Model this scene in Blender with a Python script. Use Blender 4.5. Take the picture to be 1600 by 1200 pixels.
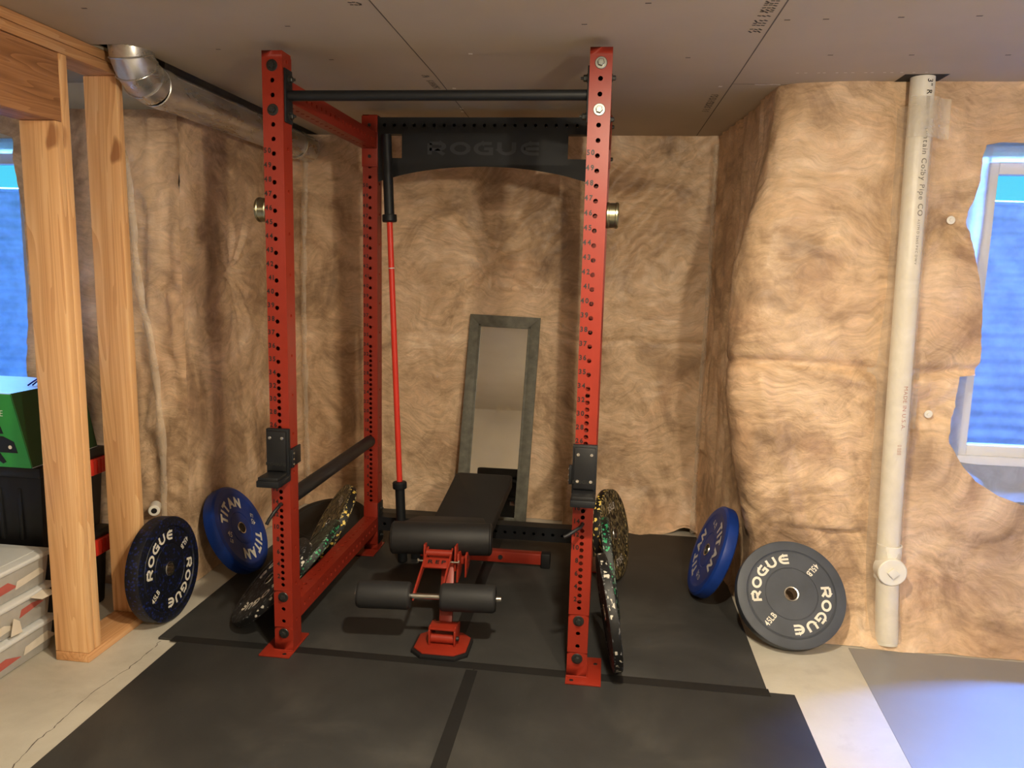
import bpy, bmesh, math, random
from mathutils import Vector, Matrix, noise
random.seed(7)
I = 0.0254            # everything below is laid out in inches
PI = math.pi
for o in list(bpy.data.objects): bpy.data.objects.remove(o)
S = bpy.context.scene
COL = S.collection

# ------------------------------------------------------------------ camera
cam = bpy.data.cameras.new('camera'); camo = bpy.data.objects.new('camera', cam); COL.objects.link(camo)
cam.sensor_fit = 'HORIZONTAL'; cam.sensor_width = 36.0
cam.lens = 1182.6 / 1600 * 36.0
cam.clip_start = 0.05; cam.clip_end = 200
def cam_matrix(pos, yaw, pitch, roll):
    f = Vector((math.sin(yaw)*math.cos(pitch), math.cos(yaw)*math.cos(pitch), math.sin(pitch)))
    rt = Vector((math.cos(yaw), -math.sin(yaw), 0)); up = rt.cross(f)
    c, s = math.cos(roll), math.sin(roll)
    r2 = c*rt + s*up; u2 = -s*rt + c*up
    m = Matrix((r2, u2, -f)).transposed().to_4x4()
    m.translation = Vector(pos) * I
    return m
camo.matrix_world = cam_matrix((48.252, -106.632, 60.726), -0.12239, -0.1506, 0.02541)
S.camera = camo

# ------------------------------------------------------------------ world, exposure
S.view_settings.view_transform = 'Standard'
try: S.view_settings.look = 'None'
except Exception: pass
S.view_settings.gamma = 1.0
S.view_settings.exposure = 0.08
S.view_settings.use_curve_mapping = False
W = bpy.data.worlds.new('sky'); S.world = W; W.use_nodes = True
nt = W.node_tree; nt.nodes.clear()
wo = nt.nodes.new('ShaderNodeOutputWorld'); bg = nt.nodes.new('ShaderNodeBackground')
tc = nt.nodes.new('ShaderNodeTexCoord'); sx = nt.nodes.new('ShaderNodeSeparateXYZ'); cr = nt.nodes.new('ShaderNodeValToRGB')
nt.links.new(tc.outputs['Generated'], sx.inputs[0]); nt.links.new(sx.outputs['Z'], cr.inputs[0])
cr.color_ramp.elements[0].position = 0.0; cr.color_ramp.elements[0].color = (0.10, 0.80, 1.0, 1)
cr.color_ramp.elements[1].position = 0.7; cr.color_ramp.elements[1].color = (0.08, 0.36, 1.0, 1)
nt.links.new(cr.outputs[0], bg.inputs[0]); bg.inputs[1].default_value = 1.0
nt.links.new(bg.outputs[0], wo.inputs[0])

def area(name, loc, target, size, energy, color, shape='DISK', sy=None, spread=None):
    l = bpy.data.lights.new(name, 'AREA'); l.shape = shape; l.size = size*I
    if sy: l.size_y = sy*I
    if spread: l.spread = math.radians(spread)
    l.energy = energy; l.color = color
    o = bpy.data.objects.new(name, l); COL.objects.link(o)
    o.location = Vector(loc)*I
    o.rotation_euler = (Vector(target)-Vector(loc)).to_track_quat('-Z', 'Y').to_euler()
    return o
WARM = (1.0, 0.865, 0.645)
area('ceiling_lamp_light', (50, -52, 90.6), (50, -52, 0), 4.5, 74, WARM)
def bulb(name, loc, r, energy, color):
    l = bpy.data.lights.new(name, 'POINT'); l.shadow_soft_size = r*I; l.energy = energy; l.color = color
    o = bpy.data.objects.new(name, l); COL.objects.link(o); o.location = Vector(loc)*I; return o
bulb('lamp_and_fill_light', (81, -97, 77), 2.2, 140, WARM)
bulb('lamp_and_fill_light', (-48, -112, 77), 2.5, 18, WARM)  # unseen fill light, added to lift the left wall and studs
# daylight falling down each window well
area('daylight_right', (128, 54, 98), (124, -26, 0), 40, 1500, (0.12, 0.32, 1.0), 'RECTANGLE', 26, 95)
area('daylight_left', (-84, 54, 98), (-62, -2, 25), 40, 1100, (0.16, 0.42, 1.0), 'RECTANGLE', 26, 95)

# ------------------------------------------------------------------ materials
def newmat(name):
    m = bpy.data.materials.new(name); m.use_nodes = True
    return m, m.node_tree, m.node_tree.nodes['Principled BSDF']
def N(t, kind, **kw):
    n = t.nodes.new(kind)
    for k, v in kw.items(): setattr(n, k, v)
    return n
def rgb(h):
    v = [int(h[i:i+2], 16)/255 for i in (0, 2, 4)]
    return tuple([(c/12.92 if c <= .04045 else ((c+.055)/1.055)**2.4) for c in v]+[1])
def coords(t, scale=(1, 1, 1), rot=(0, 0, 0)):
    tc = N(t, 'ShaderNodeTexCoord'); mp = N(t, 'ShaderNodeMapping')
    mp.inputs['Scale'].default_value = scale; mp.inputs['Rotation'].default_value = rot
    t.links.new(tc.outputs['Object'], mp.inputs[0]); return mp.outputs[0]
def noise_tex(t, vec, scale, detail=4, rough=.55, dist=0):
    n = N(t, 'ShaderNodeTexNoise'); n.inputs['Scale'].default_value = scale; n.inputs['Detail'].default_value = detail
    n.inputs['Roughness'].default_value = rough; n.inputs['Distortion'].default_value = dist
    t.links.new(vec, n.inputs['Vector']); return n.outputs['Fac']
def ramp(t, fac, stops):
    r = N(t, 'ShaderNodeValToRGB'); e = r.color_ramp.elements
    while len(e) < len(stops): e.new(.5)
    for i, (p, c) in enumerate(stops): e[i].position = p; e[i].color = c if len(c) == 4 else (*c, 1)
    t.links.new(fac, r.inputs[0]); return r.outputs[0]
def mix(t, a, b, fac, mode='MIX'):
    m = N(t, 'ShaderNodeMix', data_type='RGBA', blend_type=mode)
    for s, v in ((0, fac), (6, a), (7, b)):
        if isinstance(v, (int, float)): m.inputs[s].default_value = v
        elif isinstance(v, tuple): m.inputs[s].default_value = v
        else: t.links.new(v, m.inputs[s])
    return m.outputs[2]
def bump(t, bs, h, strength=.3, dist=.01):
    b = N(t, 'ShaderNodeBump'); b.inputs['Strength'].default_value = strength; b.inputs['Distance'].default_value = dist
    t.links.new(h, b.inputs['Height']); t.links.new(b.outputs[0], bs.inputs['Normal'])

def plain(name, col, rough=.5, metal=0, var=.12, scale=12, coat=0, bmp=0, bscale=200):
    m, t, b = newmat(name); b.inputs['Specular IOR Level'].default_value = .35
    v = coords(t); f = noise_tex(t, v, scale, 5)
    c = col if len(col) == 4 else (*col, 1)
    lo = tuple(x*(1-var) for x in c[:3])+(1,); hi = tuple(min(1, x*(1+var)) for x in c[:3])+(1,)
    t.links.new(ramp(t, f, [(.3, lo), (.7, hi)]), b.inputs['Base Color'])
    b.inputs['Roughness'].default_value = rough; b.inputs['Metallic'].default_value = metal
    if coat: b.inputs['Coat Weight'].default_value = coat; b.inputs['Coat Roughness'].default_value = .15
    if bmp: bump(t, b, noise_tex(t, v, bscale, 3), bmp, .002)
    return m

def wood(name, axis, c1='cf9560', c2='e6b27c', c3='f6cc96'):
    m, t, b = newmat(name)
    sc = [26, 26, 26]; sc[axis] = .9
    g = noise_tex(t, coords(t, tuple(sc)), 1.0, 7, .62, .35)
    sc2 = [8, 8, 8]; sc2[axis] = .55
    big = noise_tex(t, coords(t, tuple(sc2)), 1.0, 2, .5, .9)
    rings = N(t, 'ShaderNodeMath', operation='MULTIPLY'); t.links.new(big, rings.inputs[0]); rings.inputs[1].default_value = 13
    fr_ = N(t, 'ShaderNodeMath', operation='FRACT'); t.links.new(rings.outputs[0], fr_.inputs[0])
    f = mix(t, g, fr_.outputs[0], .22)
    col = ramp(t, f, [(.28, rgb(c1)), (.5, rgb(c2)), (.75, rgb(c3))])
    k = noise_tex(t, coords(t, tuple([9 if i != axis else 4.5 for i in range(3)])), 1.0, 2, .4)
    col = mix(t, col, rgb('8a4d24'), ramp(t, k, [(.69, (0, 0, 0)), (.74, (.75, .75, .75))]))
    t.links.new(col, b.inputs['Base Color']); b.inputs['Roughness'].default_value = .6
    bump(t, b, f, .12, .002)
    return m

def insulation(name):
    m, t, b = newmat(name)
    v = coords(t)
    big = noise_tex(t, v, 2.3, 7, .66, .9)
    col = ramp(t, big, [(.30, rgb('866c54')), (.42, rgb('b09273')), (.51, rgb('ceaf8d')), (.61, rgb('ddbf9f')), (.74, rgb('f2dcc0'))])
    pink = noise_tex(t, v, 3.1, 3, .5, .3)
    col = mix(t, col, rgb('c59472'), ramp(t, pink, [(.50, (0, 0, 0)), (.72, (.28, .28, .28))]))
    # wispy fibres: space is bent by a slow noise so the strands curl
    wn = N(t, 'ShaderNodeTexNoise'); wn.inputs['Scale'].default_value = 2.2; wn.inputs['Detail'].default_value = 3; t.links.new(v, wn.inputs['Vector'])
    wv = N(t, 'ShaderNodeVectorMath', operation='MULTIPLY_ADD'); t.links.new(wn.outputs['Color'], wv.inputs[0]); wv.inputs[1].default_value = (.55, .55, .55); t.links.new(v, wv.inputs[2])
    def strands(sc, rot, scale):
        mp = N(t, 'ShaderNodeMapping'); mp.inputs['Scale'].default_value = sc; mp.inputs['Rotation'].default_value = rot; t.links.new(wv.outputs[0], mp.inputs[0])
        return noise_tex(t, mp.outputs[0], scale, 6, .7, .5)
    f1 = strands((6, 6, 42), (.2, .6, 0), 1.0); f2 = strands((6, 6, 38), (-.3, -.8, 0), 1.1)
    fib = mix(t, f1, f2, ramp(t, noise_tex(t, v, 2.0, 2, .5, .6), [(.40, (0, 0, 0)), (.60, (1, 1, 1))]))
    col = mix(t, col, ramp(t, fib, [(.33, (.66, .60, .53)), (.48, (1, 1, 1)), (.64, (1.35, 1.33, 1.30))]), .58, 'MULTIPLY')
    sp = noise_tex(t, v, 8.5, 4, .62, .4)
    col = mix(t, col, rgb('6a523c'), ramp(t, sp, [(.64, (0, 0, 0)), (.80, (.55, .55, .55))]))
    t.links.new(col, b.inputs['Base Color']); b.inputs['Roughness'].default_value = .60
    b.inputs['Coat Weight'].default_value = .22; b.inputs['Coat Roughness'].default_value = .33
    wr = noise_tex(t, coords(t, (1, 1, 1.6)), 12, 5, .60, 2.6)
    h = mix(t, fib, wr, .55)
    bump(t, b, h, .55, .014)
    return m

def streak(name, base, flecks, thr=.56, sc=(150, 42, 150)):
    m, t, b = newmat(name)
    f = ramp(t, noise_tex(t, coords(t, sc), 1.0, 2, .5, .5), [(thr-.02, (0, 0, 0)), (thr+.02, (1, 1, 1))])
    c = noise_tex(t, coords(t, tuple(q*.6 for q in sc)), 1.0, 1, .5)
    col = mix(t, rgb(base), ramp(t, c, [(.3+.4*i/len(flecks), rgb(q)) for i, q in enumerate(flecks)]), f)
    t.links.new(col, b.inputs['Base Color']); b.inputs['Roughness'].default_value = .55
    bump(t, b, f, .25, .002); return m

def fleck(name, base, flecks, dens=.5, scale=95, stretch=(1, 1, 1)):
    m, t, b = newmat(name)
    v = coords(t, stretch)
    vo = N(t, 'ShaderNodeTexVoronoi', feature='F1'); vo.inputs['Scale'].default_value = scale
    nz = N(t, 'ShaderNodeTexNoise'); nz.inputs['Scale'].default_value = scale*1.4; t.links.new(v, nz.inputs['Vector'])
    va = N(t, 'ShaderNodeVectorMath', operation='MULTIPLY_ADD'); t.links.new(nz.outputs['Color'], va.inputs[0]); va.inputs[1].default_value = (.9/scale,)*3; t.links.new(v, va.inputs[2])
    t.links.new(va.outputs[0], vo.inputs['Vector'])
    sep = N(t, 'ShaderNodeSeparateColor'); t.links.new(vo.outputs['Color'], sep.inputs[0])
    pick = ramp(t, sep.outputs[0], [(1-dens-.01, (0, 0, 0)), (1-dens, (1, 1, 1))])
    core = ramp(t, vo.outputs['Distance'], [(.38, (1, 1, 1)), (.48, (0, 0, 0))])
    f = mix(t, pick, core, 1.0, 'MULTIPLY')
    c2 = ramp(t, sep.outputs[1], [(i/len(flecks), rgb(c)) for i, c in enumerate(flecks)])
    col = mix(t, rgb(base), c2, f)
    t.links.new(col, b.inputs['Base Color']); b.inputs['Roughness'].default_value = .55
    bump(t, b, f, .3, .002)
    return m

M = {}
M['red'] = plain('red_powder_coat', (0.235, 0.020, 0.009), .40, var=.06, bmp=.05, bscale=600)
M['black'] = plain('black_powder_coat', (0.007, 0.008, 0.010), .5, var=.15, bmp=.05, bscale=600)
M['dark'] = plain('black_plastic', (0.009, 0.009, 0.010), .5, var=.1)
M['bolt'] = plain('blackened_bolt', (0.035, 0.036, 0.034), .38, metal=.5, var=.2)
M['zinc'] = plain('dull_zinc_bolt', (0.20, 0.20, 0.18), .35, metal=.85, var=.2)
M['steel'] = plain('bright_steel', (0.62, 0.6, 0.56), .25, metal=1, var=.1)
M['brass'] = plain('brushed_bronze', (0.30, 0.28, 0.18), .30, metal=1, var=.15, scale=40)
M['ink'] = plain('black_ink', (0.01, 0.01, 0.01), .5, var=.05)
M['panel_ink'] = plain('satin_dark_lettering', (0.028, 0.030, 0.036), .45, var=.05)
M['white_ink'] = plain('cream_lettering', (0.74, 0.70, 0.60), .5, var=.05)
M['grey_ink'] = plain('grey_lettering', (0.55, 0.53, 0.52), .5, var=.05)
M['leather'] = plain('black_vinyl_upholstery', (0.013, 0.012, 0.012), .58, var=.12, bmp=.12, bscale=900)
M['foam'] = plain('black_foam_roller', (0.016, 0.016, 0.017), .62, var=.1, bmp=.1, bscale=700)
M['woodz'] = wood('fir_stud', 2)
M['woody'] = wood('fir_plate', 1, 'b5804f', 'cf9a68', 'e0b384')
M['woodh'] = wood('fir_header', 1, '90603a', 'b07b50', 'c49064')
M['insul'] = insulation('kraft_fibreglass_behind_plastic')
M['blue'] = plain('blue_rubber', (0.007, 0.034, 0.215), .42, var=.12)
M['navy'] = fleck('navy_speckled_rubber', '050916', ['0b1a4c', '10246a', '0a1434'], .6, 85)
M['charcoal'] = plain('charcoal_rubber', (0.055, 0.062, 0.078), .50, var=.22, scale=6)
M['fl_yel'] = streak('yellow_fleck_face', '0d0b09', ['5e5238', '877a58', 'a89c7c', 'a38c4c'], .55)
M['fl_yelrim'] = fleck('yellow_fleck_rim', '0b0a09', ['e6c455', 'f4dd80', 'e6c455'], .42, 52)
M['fl_grn'] = streak('green_fleck_face', '0a100c', ['3d5a48', '8fa08c', '5f7c66'], .58)
M['fl_grnrim'] = fleck('green_fleck_rim', '07100b', ['1e7a50', '2f9a68'], .62, 70)
M['fl_gry'] = streak('grey_fleck_face', '0a0b0d', ['55585c', '8b8f94', '6a6b6e'], .62)
M['fl_gryrim'] = fleck('grey_fleck_rim', '0a0b0d', ['a8a49a', 'c8c2b4'], .35, 50)
M['plain_rub'] = plain('plain_black_rubber', (0.018, 0.018, 0.018), .6, var=.2)
M['pvc'] = plain('white_pvc', (0.80, 0.77, 0.68), .32, var=.04)
M['vinyl'] = plain('white_vinyl_frame', (0.72, 0.72, 0.74), .4, var=.03)
M['lid'] = plain('white_tote_lid', (0.66, 0.68, 0.68), .38, var=.04)
M['clear_tote'] = plain('cloudy_tote_plastic', (0.42, 0.41, 0.38), .28, var=.1)
M['paper'] = plain('paper_stack', (0.66, 0.6, 0.5), .8, var=.1)
M['redpaper'] = plain('red_paper', (0.42, 0.10, 0.08), .7, var=.15)
M['red_latch'] = plain('red_plastic_latch', (0.62, 0.035, 0.02), .4, var=.06)
M['boxgreen'] = plain('green_printed_card', (0.035, 0.30, 0.050), .38, var=.05)
M['boxdark'] = plain('dark_green_card', (0.010, 0.055, 0.012), .5, var=.1)
M['boxtop'] = plain('pale_box_top', (0.50, 0.55, 0.60), .3, var=.05)
M['tape'] = plain('black_seam_tape', (0.011, 0.011, 0.011), .55, var=.1)
M['cable'] = plain('dark_blue_cable', (0.01, 0.03, 0.25), .4, var=.05)

def mk_mat_rubber():
    m, t, b = newmat('stall_mat_rubber'); v = coords(t)
    f = noise_tex(t, v, 2.2, 6, .6, .4)
    col = ramp(t, f, [(.3, (.018, .0185, .0185)), (.5, (.030, .030, .029)), (.72, (.056, .054, .049))])
    s = noise_tex(t, v, 160, 2, .5)
    col = mix(t, col, (.25, .24, .22, 1), ramp(t, s, [(.77, (0, 0, 0)), (.80, (.5, .5, .5))]))
    t.links.new(col, b.inputs['Base Color']); b.inputs['Roughness'].default_value = .62
    bump(t, b, noise_tex(t, v, 420, 2), .25, .002); return m
M['mat'] = mk_mat_rubber()
def mk_concrete():
    m, t, b = newmat('bare_concrete'); v = coords(t)
    f = noise_tex(t, v, 1.6, 7, .62, .5)
    col = ramp(t, f, [(.25, rgb('a39c8d')), (.5, rgb('beb8aa')), (.75, rgb('cfcabd'))])
    st = noise_tex(t, v, 6, 4, .6)
    col = mix(t, col, rgb('8f8575'), ramp(t, st, [(.6, (0, 0, 0)), (.8, (.4, .4, .4))]))
    t.links.new(col, b.inputs['Base Color']); b.inputs['Roughness'].default_value = .55
    bump(t, b, noise_tex(t, v, 45, 5, .7), .25, .004); return m
M['concrete'] = mk_concrete()
def mk_ceiling():
    m, t, b = newmat('drywall_paper'); v = coords(t)
    f = noise_tex(t, v, 1.1, 5, .55)
    col = ramp(t, f, [(.3, rgb('aa9c86')), (.7, rgb('b8aa94'))])
    t.links.new(col, b.inputs['Base Color']); b.inputs['Roughness'].default_value = .8
    bump(t, b, noise_tex(t, v, 90, 3), .05, .001); return m
M['ceil'] = mk_ceiling()
M['seam'] = plain('drywall_joint', (.11, .09, .075), .8, var=.2)
M['torn'] = plain('torn_gypsum', (.80, .74, .66), .8, var=.1)
M['band'] = plain('pale_foundation_band', (.62, .58, .50), .7, var=.08)
M['greywall'] = plain('painted_drywall', (.50, .46, .42), .8, var=.03)
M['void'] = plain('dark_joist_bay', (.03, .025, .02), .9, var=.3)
M['sheet'] = plain('smooth_grey_patch', (.25, .245, .24), .32, var=.05, scale=3)  # for the grey floor patch, smoother than the bare concrete
M['frame'] = plain('weathered_grey_wood', (0.13, 0.125, 0.10), .6, var=.3, scale=20)
def mk_duct():
    m, t, b = newmat('galvanised_sheet'); v = coords(t, (1, .25, 1))
    f = noise_tex(t, v, 14, 4, .6, .8)
    t.links.new(ramp(t, f, [(.3, (.46, .45, .43)), (.7, (.68, .67, .65))]), b.inputs['Base Color'])
    b.inputs['Metallic'].default_value = .8
    t.links.new(ramp(t, f, [(.3, (.22, .22, .22)), (.7, (.38, .38, .38))]), b.inputs['Roughness']); return m
M['duct'] = mk_duct()
m, t, b = newmat('mirror_glass'); b.inputs['Base Color'].default_value = (.82, .82, .80, 1); b.inputs['Metallic'].default_value = 1
sm = noise_tex(t, coords(t), 5, 5, .6, 1.5)
t.links.new(ramp(t, sm, [(.5, (.02, .02, .02)), (.8, (.12, .12, .12))]), b.inputs['Roughness']); M['mirror'] = m
def mk_trans(name, col, alpha, rough=.3, transl=0.0, wrinkle=0.0):
    m, t, b = newmat(name); t.nodes.remove(b)
    out = t.nodes['Material Output']
    tr = N(t, 'ShaderNodeBsdfTransparent'); pr = N(t, 'ShaderNodeBsdfPrincipled')
    pr.inputs['Base Color'].default_value = (*col, 1); pr.inputs['Roughness'].default_value = rough
    f = noise_tex(t, coords(t), 10, 4, .6, 1.0)
    mx = N(t, 'ShaderNodeMixShader')
    al = ramp(t, f, [(.3, (alpha*.8,)*3), (.7, (min(1, alpha*1.2),)*3)])
    t.links.new(al, mx.inputs[0]); t.links.new(tr.outputs[0], mx.inputs[1])
    src = pr.outputs[0]
    if transl:
        tl = N(t, 'ShaderNodeBsdfTranslucent'); tl.inputs[0].default_value = (*col, 1); m2 = N(t, 'ShaderNodeMixShader'); m2.inputs[0].default_value = transl
        t.links.new(pr.outputs[0], m2.inputs[1]); t.links.new(tl.outputs[0], m2.inputs[2]); src = m2.outputs[0]
    t.links.new(src, mx.inputs[2]); t.links.new(mx.outputs[0], out.inputs[0])
    if wrinkle: bump(t, pr, noise_tex(t, coords(t, (1, 1, .4)), 30, 4, .6, 2), wrinkle, .01)
    return m
M['film'] = mk_trans('clear_poly_film', (.80, .71, .58), .28, .26, 0, .15)
M['tapefilm'] = mk_trans('clear_sheathing_tape', (.72, .66, .55), .40, .2)
M['seamfilm'] = mk_trans('folded_poly_seam', (.74, .62, .48), .38, .25, 0, .5)
M['flap'] = mk_trans('plastic_around_window', (.78, .80, .84), .95, .4, .65)
def mk_glass():
    m, t, b = newmat('window_pane'); t.nodes.remove(b); out = t.nodes['Material Output']
    tr = N(t, 'ShaderNodeBsdfTransparent'); tr.inputs[0].default_value = (.93, .97, 1, 1)
    gl = N(t, 'ShaderNodeBsdfGlossy'); gl.inputs['Roughness'].default_value = .03
    lw = N(t, 'ShaderNodeLayerWeight'); lw.inputs[0].default_value = .25
    fr = ramp(t, lw.outputs['Facing'], [(0, (.04, .04, .04)), (.75, (.08, .08, .08)), (1, (.8, .8, .8))])
    mx = N(t, 'ShaderNodeMixShader')
    t.links.new(fr, mx.inputs[0]); t.links.new(tr.outputs[0], mx.inputs[1]); t.links.new(gl.outputs[0], mx.inputs[2])
    t.links.new(mx.outputs[0], out.inputs[0]); return m
M['glass'] = mk_glass()
M['well'] = plain('galvanised_window_well', (.46, .62, .80), .5, metal=.1, var=.25, scale=9)

# ------------------------------------------------------------------ mesh helpers (inches)
class MB:
    def __init__(s): s.bm = bmesh.new()
    def vs(s, pts): return [s.bm.verts.new(p) for p in pts]
    def face(s, vs):
        try: return s.bm.faces.new(vs)
        except ValueError: return None
    def poly(s, pts): return s.face(s.vs(pts))
    def box(s, x0, x1, y0, y1, z0, z1, bev=0, seg=2, taper=None):
        p = [(x0, y0, z0), (x1, y0, z0), (x1, y1, z0), (x0, y1, z0), (x0, y0, z1), (x1, y0, z1), (x1, y1, z1), (x0, y1, z1)]
        if taper: p = p[:4]+[taper(q) for q in p[4:]]
        v = s.vs(p); fs = [s.face([v[i] for i in f]) for f in ((3, 2, 1, 0), (4, 5, 6, 7), (0, 1, 5, 4), (1, 2, 6, 5), (2, 3, 7, 6), (3, 0, 4, 7))]
        if bev:
            es = set(e for f in fs for e in f.edges)
            bmesh.ops.bevel(s.bm, geom=list(es), offset=bev, segments=seg, profile=.5, affect='EDGES')
        return s
    def prism(s, pts, d, bev=0):
        """pts: planar polygon (3D), d: extrusion vector"""
        d = Vector(d); a = s.vs(pts); b = s.vs([Vector(p)+d for p in pts]); n = len(pts)
        fs = [s.face(a[::-1]), s.face(b)]
        for i in range(n): fs.append(s.face([a[i], a[(i+1) % n], b[(i+1) % n], b[i]]))
        if bev:
            es = set(e for f in fs if f for e in f.edges)
            bmesh.ops.bevel(s.bm, geom=list(es), offset=bev, segments=2, profile=.5, affect='EDGES')
        return s
    def tube(s, path, r, seg=16, caps=True, r_list=None):
        path = [Vector(p) for p in path]; rings = []
        prev = None
        for i, p in enumerate(path):
            d = (path[min(i+1, len(path)-1)]-path[max(i-1, 0)]).normalized()
            if prev is None:
                a = d.orthogonal().normalized()
            else:
                a = (prev-d*prev.dot(d)).normalized()
            prev = a; b = d.cross(a); rr = r_list[i] if r_list else r
            rings.append(s.vs([p+(a*math.cos(2*PI*k/seg)+b*math.sin(2*PI*k/seg))*rr for k in range(seg)]))
        for i in range(len(rings)-1):
            for k in range(seg): s.face([rings[i][k], rings[i][(k+1) % seg], rings[i+1][(k+1) % seg], rings[i+1][k]])
        if caps: s.face(rings[0][::-1]); s.face(rings[-1])
        return s
    def lathe(s, prof, seg=48, o=(0, 0, 0), ax=(0, 0, 1), closed=True):
        """prof: list of (r, h) along axis"""
        ax = Vector(ax).normalized(); a = ax.orthogonal().normalized(); b = ax.cross(a); o = Vector(o); rings = []
        for r, h in prof: rings.append(s.vs([o+ax*h+(a*math.cos(2*PI*k/seg)+b*math.sin(2*PI*k/seg))*r for k in range(seg)]) if r > 1e-6 else s.vs([o+ax*h]))
        n = len(rings)
        for i in range(n if closed else n-1):
            A, B = rings[i], rings[(i+1) % n]
            for k in range(seg):
                k2 = (k+1) % seg
                if len(A) == 1 and len(B) == 1: continue
                if len(A) == 1: s.face([A[0], B[k2], B[k]])
                elif len(B) == 1: s.face([A[k], A[k2], B[0]])
                else: s.face([A[k], A[k2], B[k2], B[k]])
        return s
    def add(s, verts, faces, mat=None):
        v = s.vs([mat @ Vector(p) if mat else p for p in verts])
        for f in faces: s.face([v[i] for i in f])
        return s
    def wallface(s, o, u, v, w, h, holes, r, depth=.19, seg=12):
        """rect o + [0..w]u + [0..h]v with round holes [(cu, cv)] all at cu, with a short inner lip"""
        o, u, v = Vector(o), Vector(u), Vector(v); n = u.cross(v)
        P = lambda a, b, c=0: o+u*a+v*b-n*c
        hs = sorted(holes, key=lambda q: q[1]); y = 0
        for i, (cu, cv) in enumerate(hs):
            lo = (hs[i-1][1]+cv)/2 if i else max(0, cv-.9)
            hi = (hs[i+1][1]+cv)/2 if i < len(hs)-1 else min(h, cv+.9)
            lo = max(lo, cv-.9); hi = min(hi, cv+.9)
            if lo-y > 1e-4: s.poly([P(0, y), P(w, y), P(w, lo), P(0, lo)])
            inner = []; outer = []; back = []
            for k in range(seg):
                a = 2*PI*(k+.5)/seg; c, sn = math.cos(a), math.sin(a)
                inner.append(P(cu+r*c, cv+r*sn)); back.append(P(cu+r*c, cv+r*sn, depth))
                tx = ((w-cu) if c > 0 else cu)/max(abs(c), 1e-6); ty = ((hi-cv) if sn > 0 else cv-lo)/max(abs(sn), 1e-6)
                tt = min(tx, ty); outer.append((cu+tt*c, cv+tt*sn, 0 if tx < ty else 1))
            iv = s.vs(inner); bv = s.vs(back); ov = [s.bm.verts.new(P(a, b)) for a, b, _ in outer]
            for k in range(seg):
                k2 = (k+1) % seg
                if outer[k][2] != outer[k2][2]:
                    cx = w if max(outer[k][0], outer[k2][0]) > cu else 0; cy = hi if max(outer[k][1], outer[k2][1]) > cv else lo
                    cvx = s.bm.verts.new(P(cx, cy)); s.face([iv[k], ov[k], cvx, ov[k2], iv[k2]])
                else: s.face([iv[k], ov[k], ov[k2], iv[k2]])
                s.face([iv[k2], bv[k2], bv[k], iv[k]])
            y = hi
        if h-y > 1e-4: s.poly([P(0, y), P(w, y), P(w, h), P(0, h)])
        return s

def link(name, mesh, mat, parent=None, loc=None):
    o = bpy.data.objects.new(name, mesh); COL.objects.link(o)
    if mat: 
        for mm in (mat if isinstance(mat, (list, tuple)) else [mat]): mesh.materials.append(mm)
    if parent: o.parent = parent
    return o
def build_each(name, mb, mat, parent, **k):
    """one object per separate piece"""
    bm = mb.bm; seen = set(); out = []
    bm.verts.ensure_lookup_table(); bm.verts.index_update()
    for v in bm.verts:
        if v in seen: continue
        st = [v]; comp = []; seen.add(v)
        while st:
            q = st.pop(); comp.append(q)
            for e in q.link_edges:
                w = e.other_vert(q)
                if w not in seen: seen.add(w); st.append(w)
        out.append(comp)
    res = []
    for comp in out:
        nb = MB(); mp = {v: nb.bm.verts.new(v.co) for v in comp}; fs = set(f for v in comp for f in v.link_faces)
        for f in fs: nb.bm.faces.new([mp[v] for v in f.verts])
        res.append(build(name, nb, mat, parent, **k))
    bm.free(); return res
def build(name, mb, mat, parent=None, origin=(0, 0, 0), smooth=35, local=False, recalc=True):
    """origin: inches, world place of the object's own origin (ignored for children: they use the parent's)."""
    bm = mb.bm if isinstance(mb, MB) else mb
    if parent is not None: origin = (0, 0, 0) if local else ORIG.get(gp(parent), (0, 0, 0))
    if recalc: bmesh.ops.recalc_face_normals(bm, faces=bm.faces[:])
    o0 = Vector(origin)
    for v in bm.verts: v.co = (v.co-o0)*I
    me = bpy.data.meshes.new(name); bm.to_mesh(me); bm.free()
    if smooth:
        me.shade_smooth()
        try: me.set_sharp_from_angle(angle=math.radians(smooth))
        except Exception: pass
    o = link(name, me, mat, parent)
    if parent is None: o.location = o0*I
    return o
ORIG = {}
def gp(o):
    while o.parent: o = o.parent
    return o.name
def thing(name, label, cat, loc=(0, 0, 0), group=None, rot=None):
    o = bpy.data.objects.new(name, None); COL.objects.link(o); o.empty_display_size = .05
    o.location = Vector(loc)*I
    if rot is not None: o.matrix_world = Matrix.Translation(Vector(loc)*I) @ rot.to_4x4()
    o['label'] = label; o['category'] = cat
    if group: o['group'] = group
    ORIG[o.name] = loc if rot is None else (0, 0, 0)
    return o
def tag(o, label, cat, group=None, kind=None):
    o['label'] = label; o['category'] = cat
    if group: o['group'] = group
    if kind: o['kind'] = kind
    return o
def struct(name, mb, mat, **k):
    o = build(name, mb, mat, **k); o['kind'] = 'structure'; return o

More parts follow.
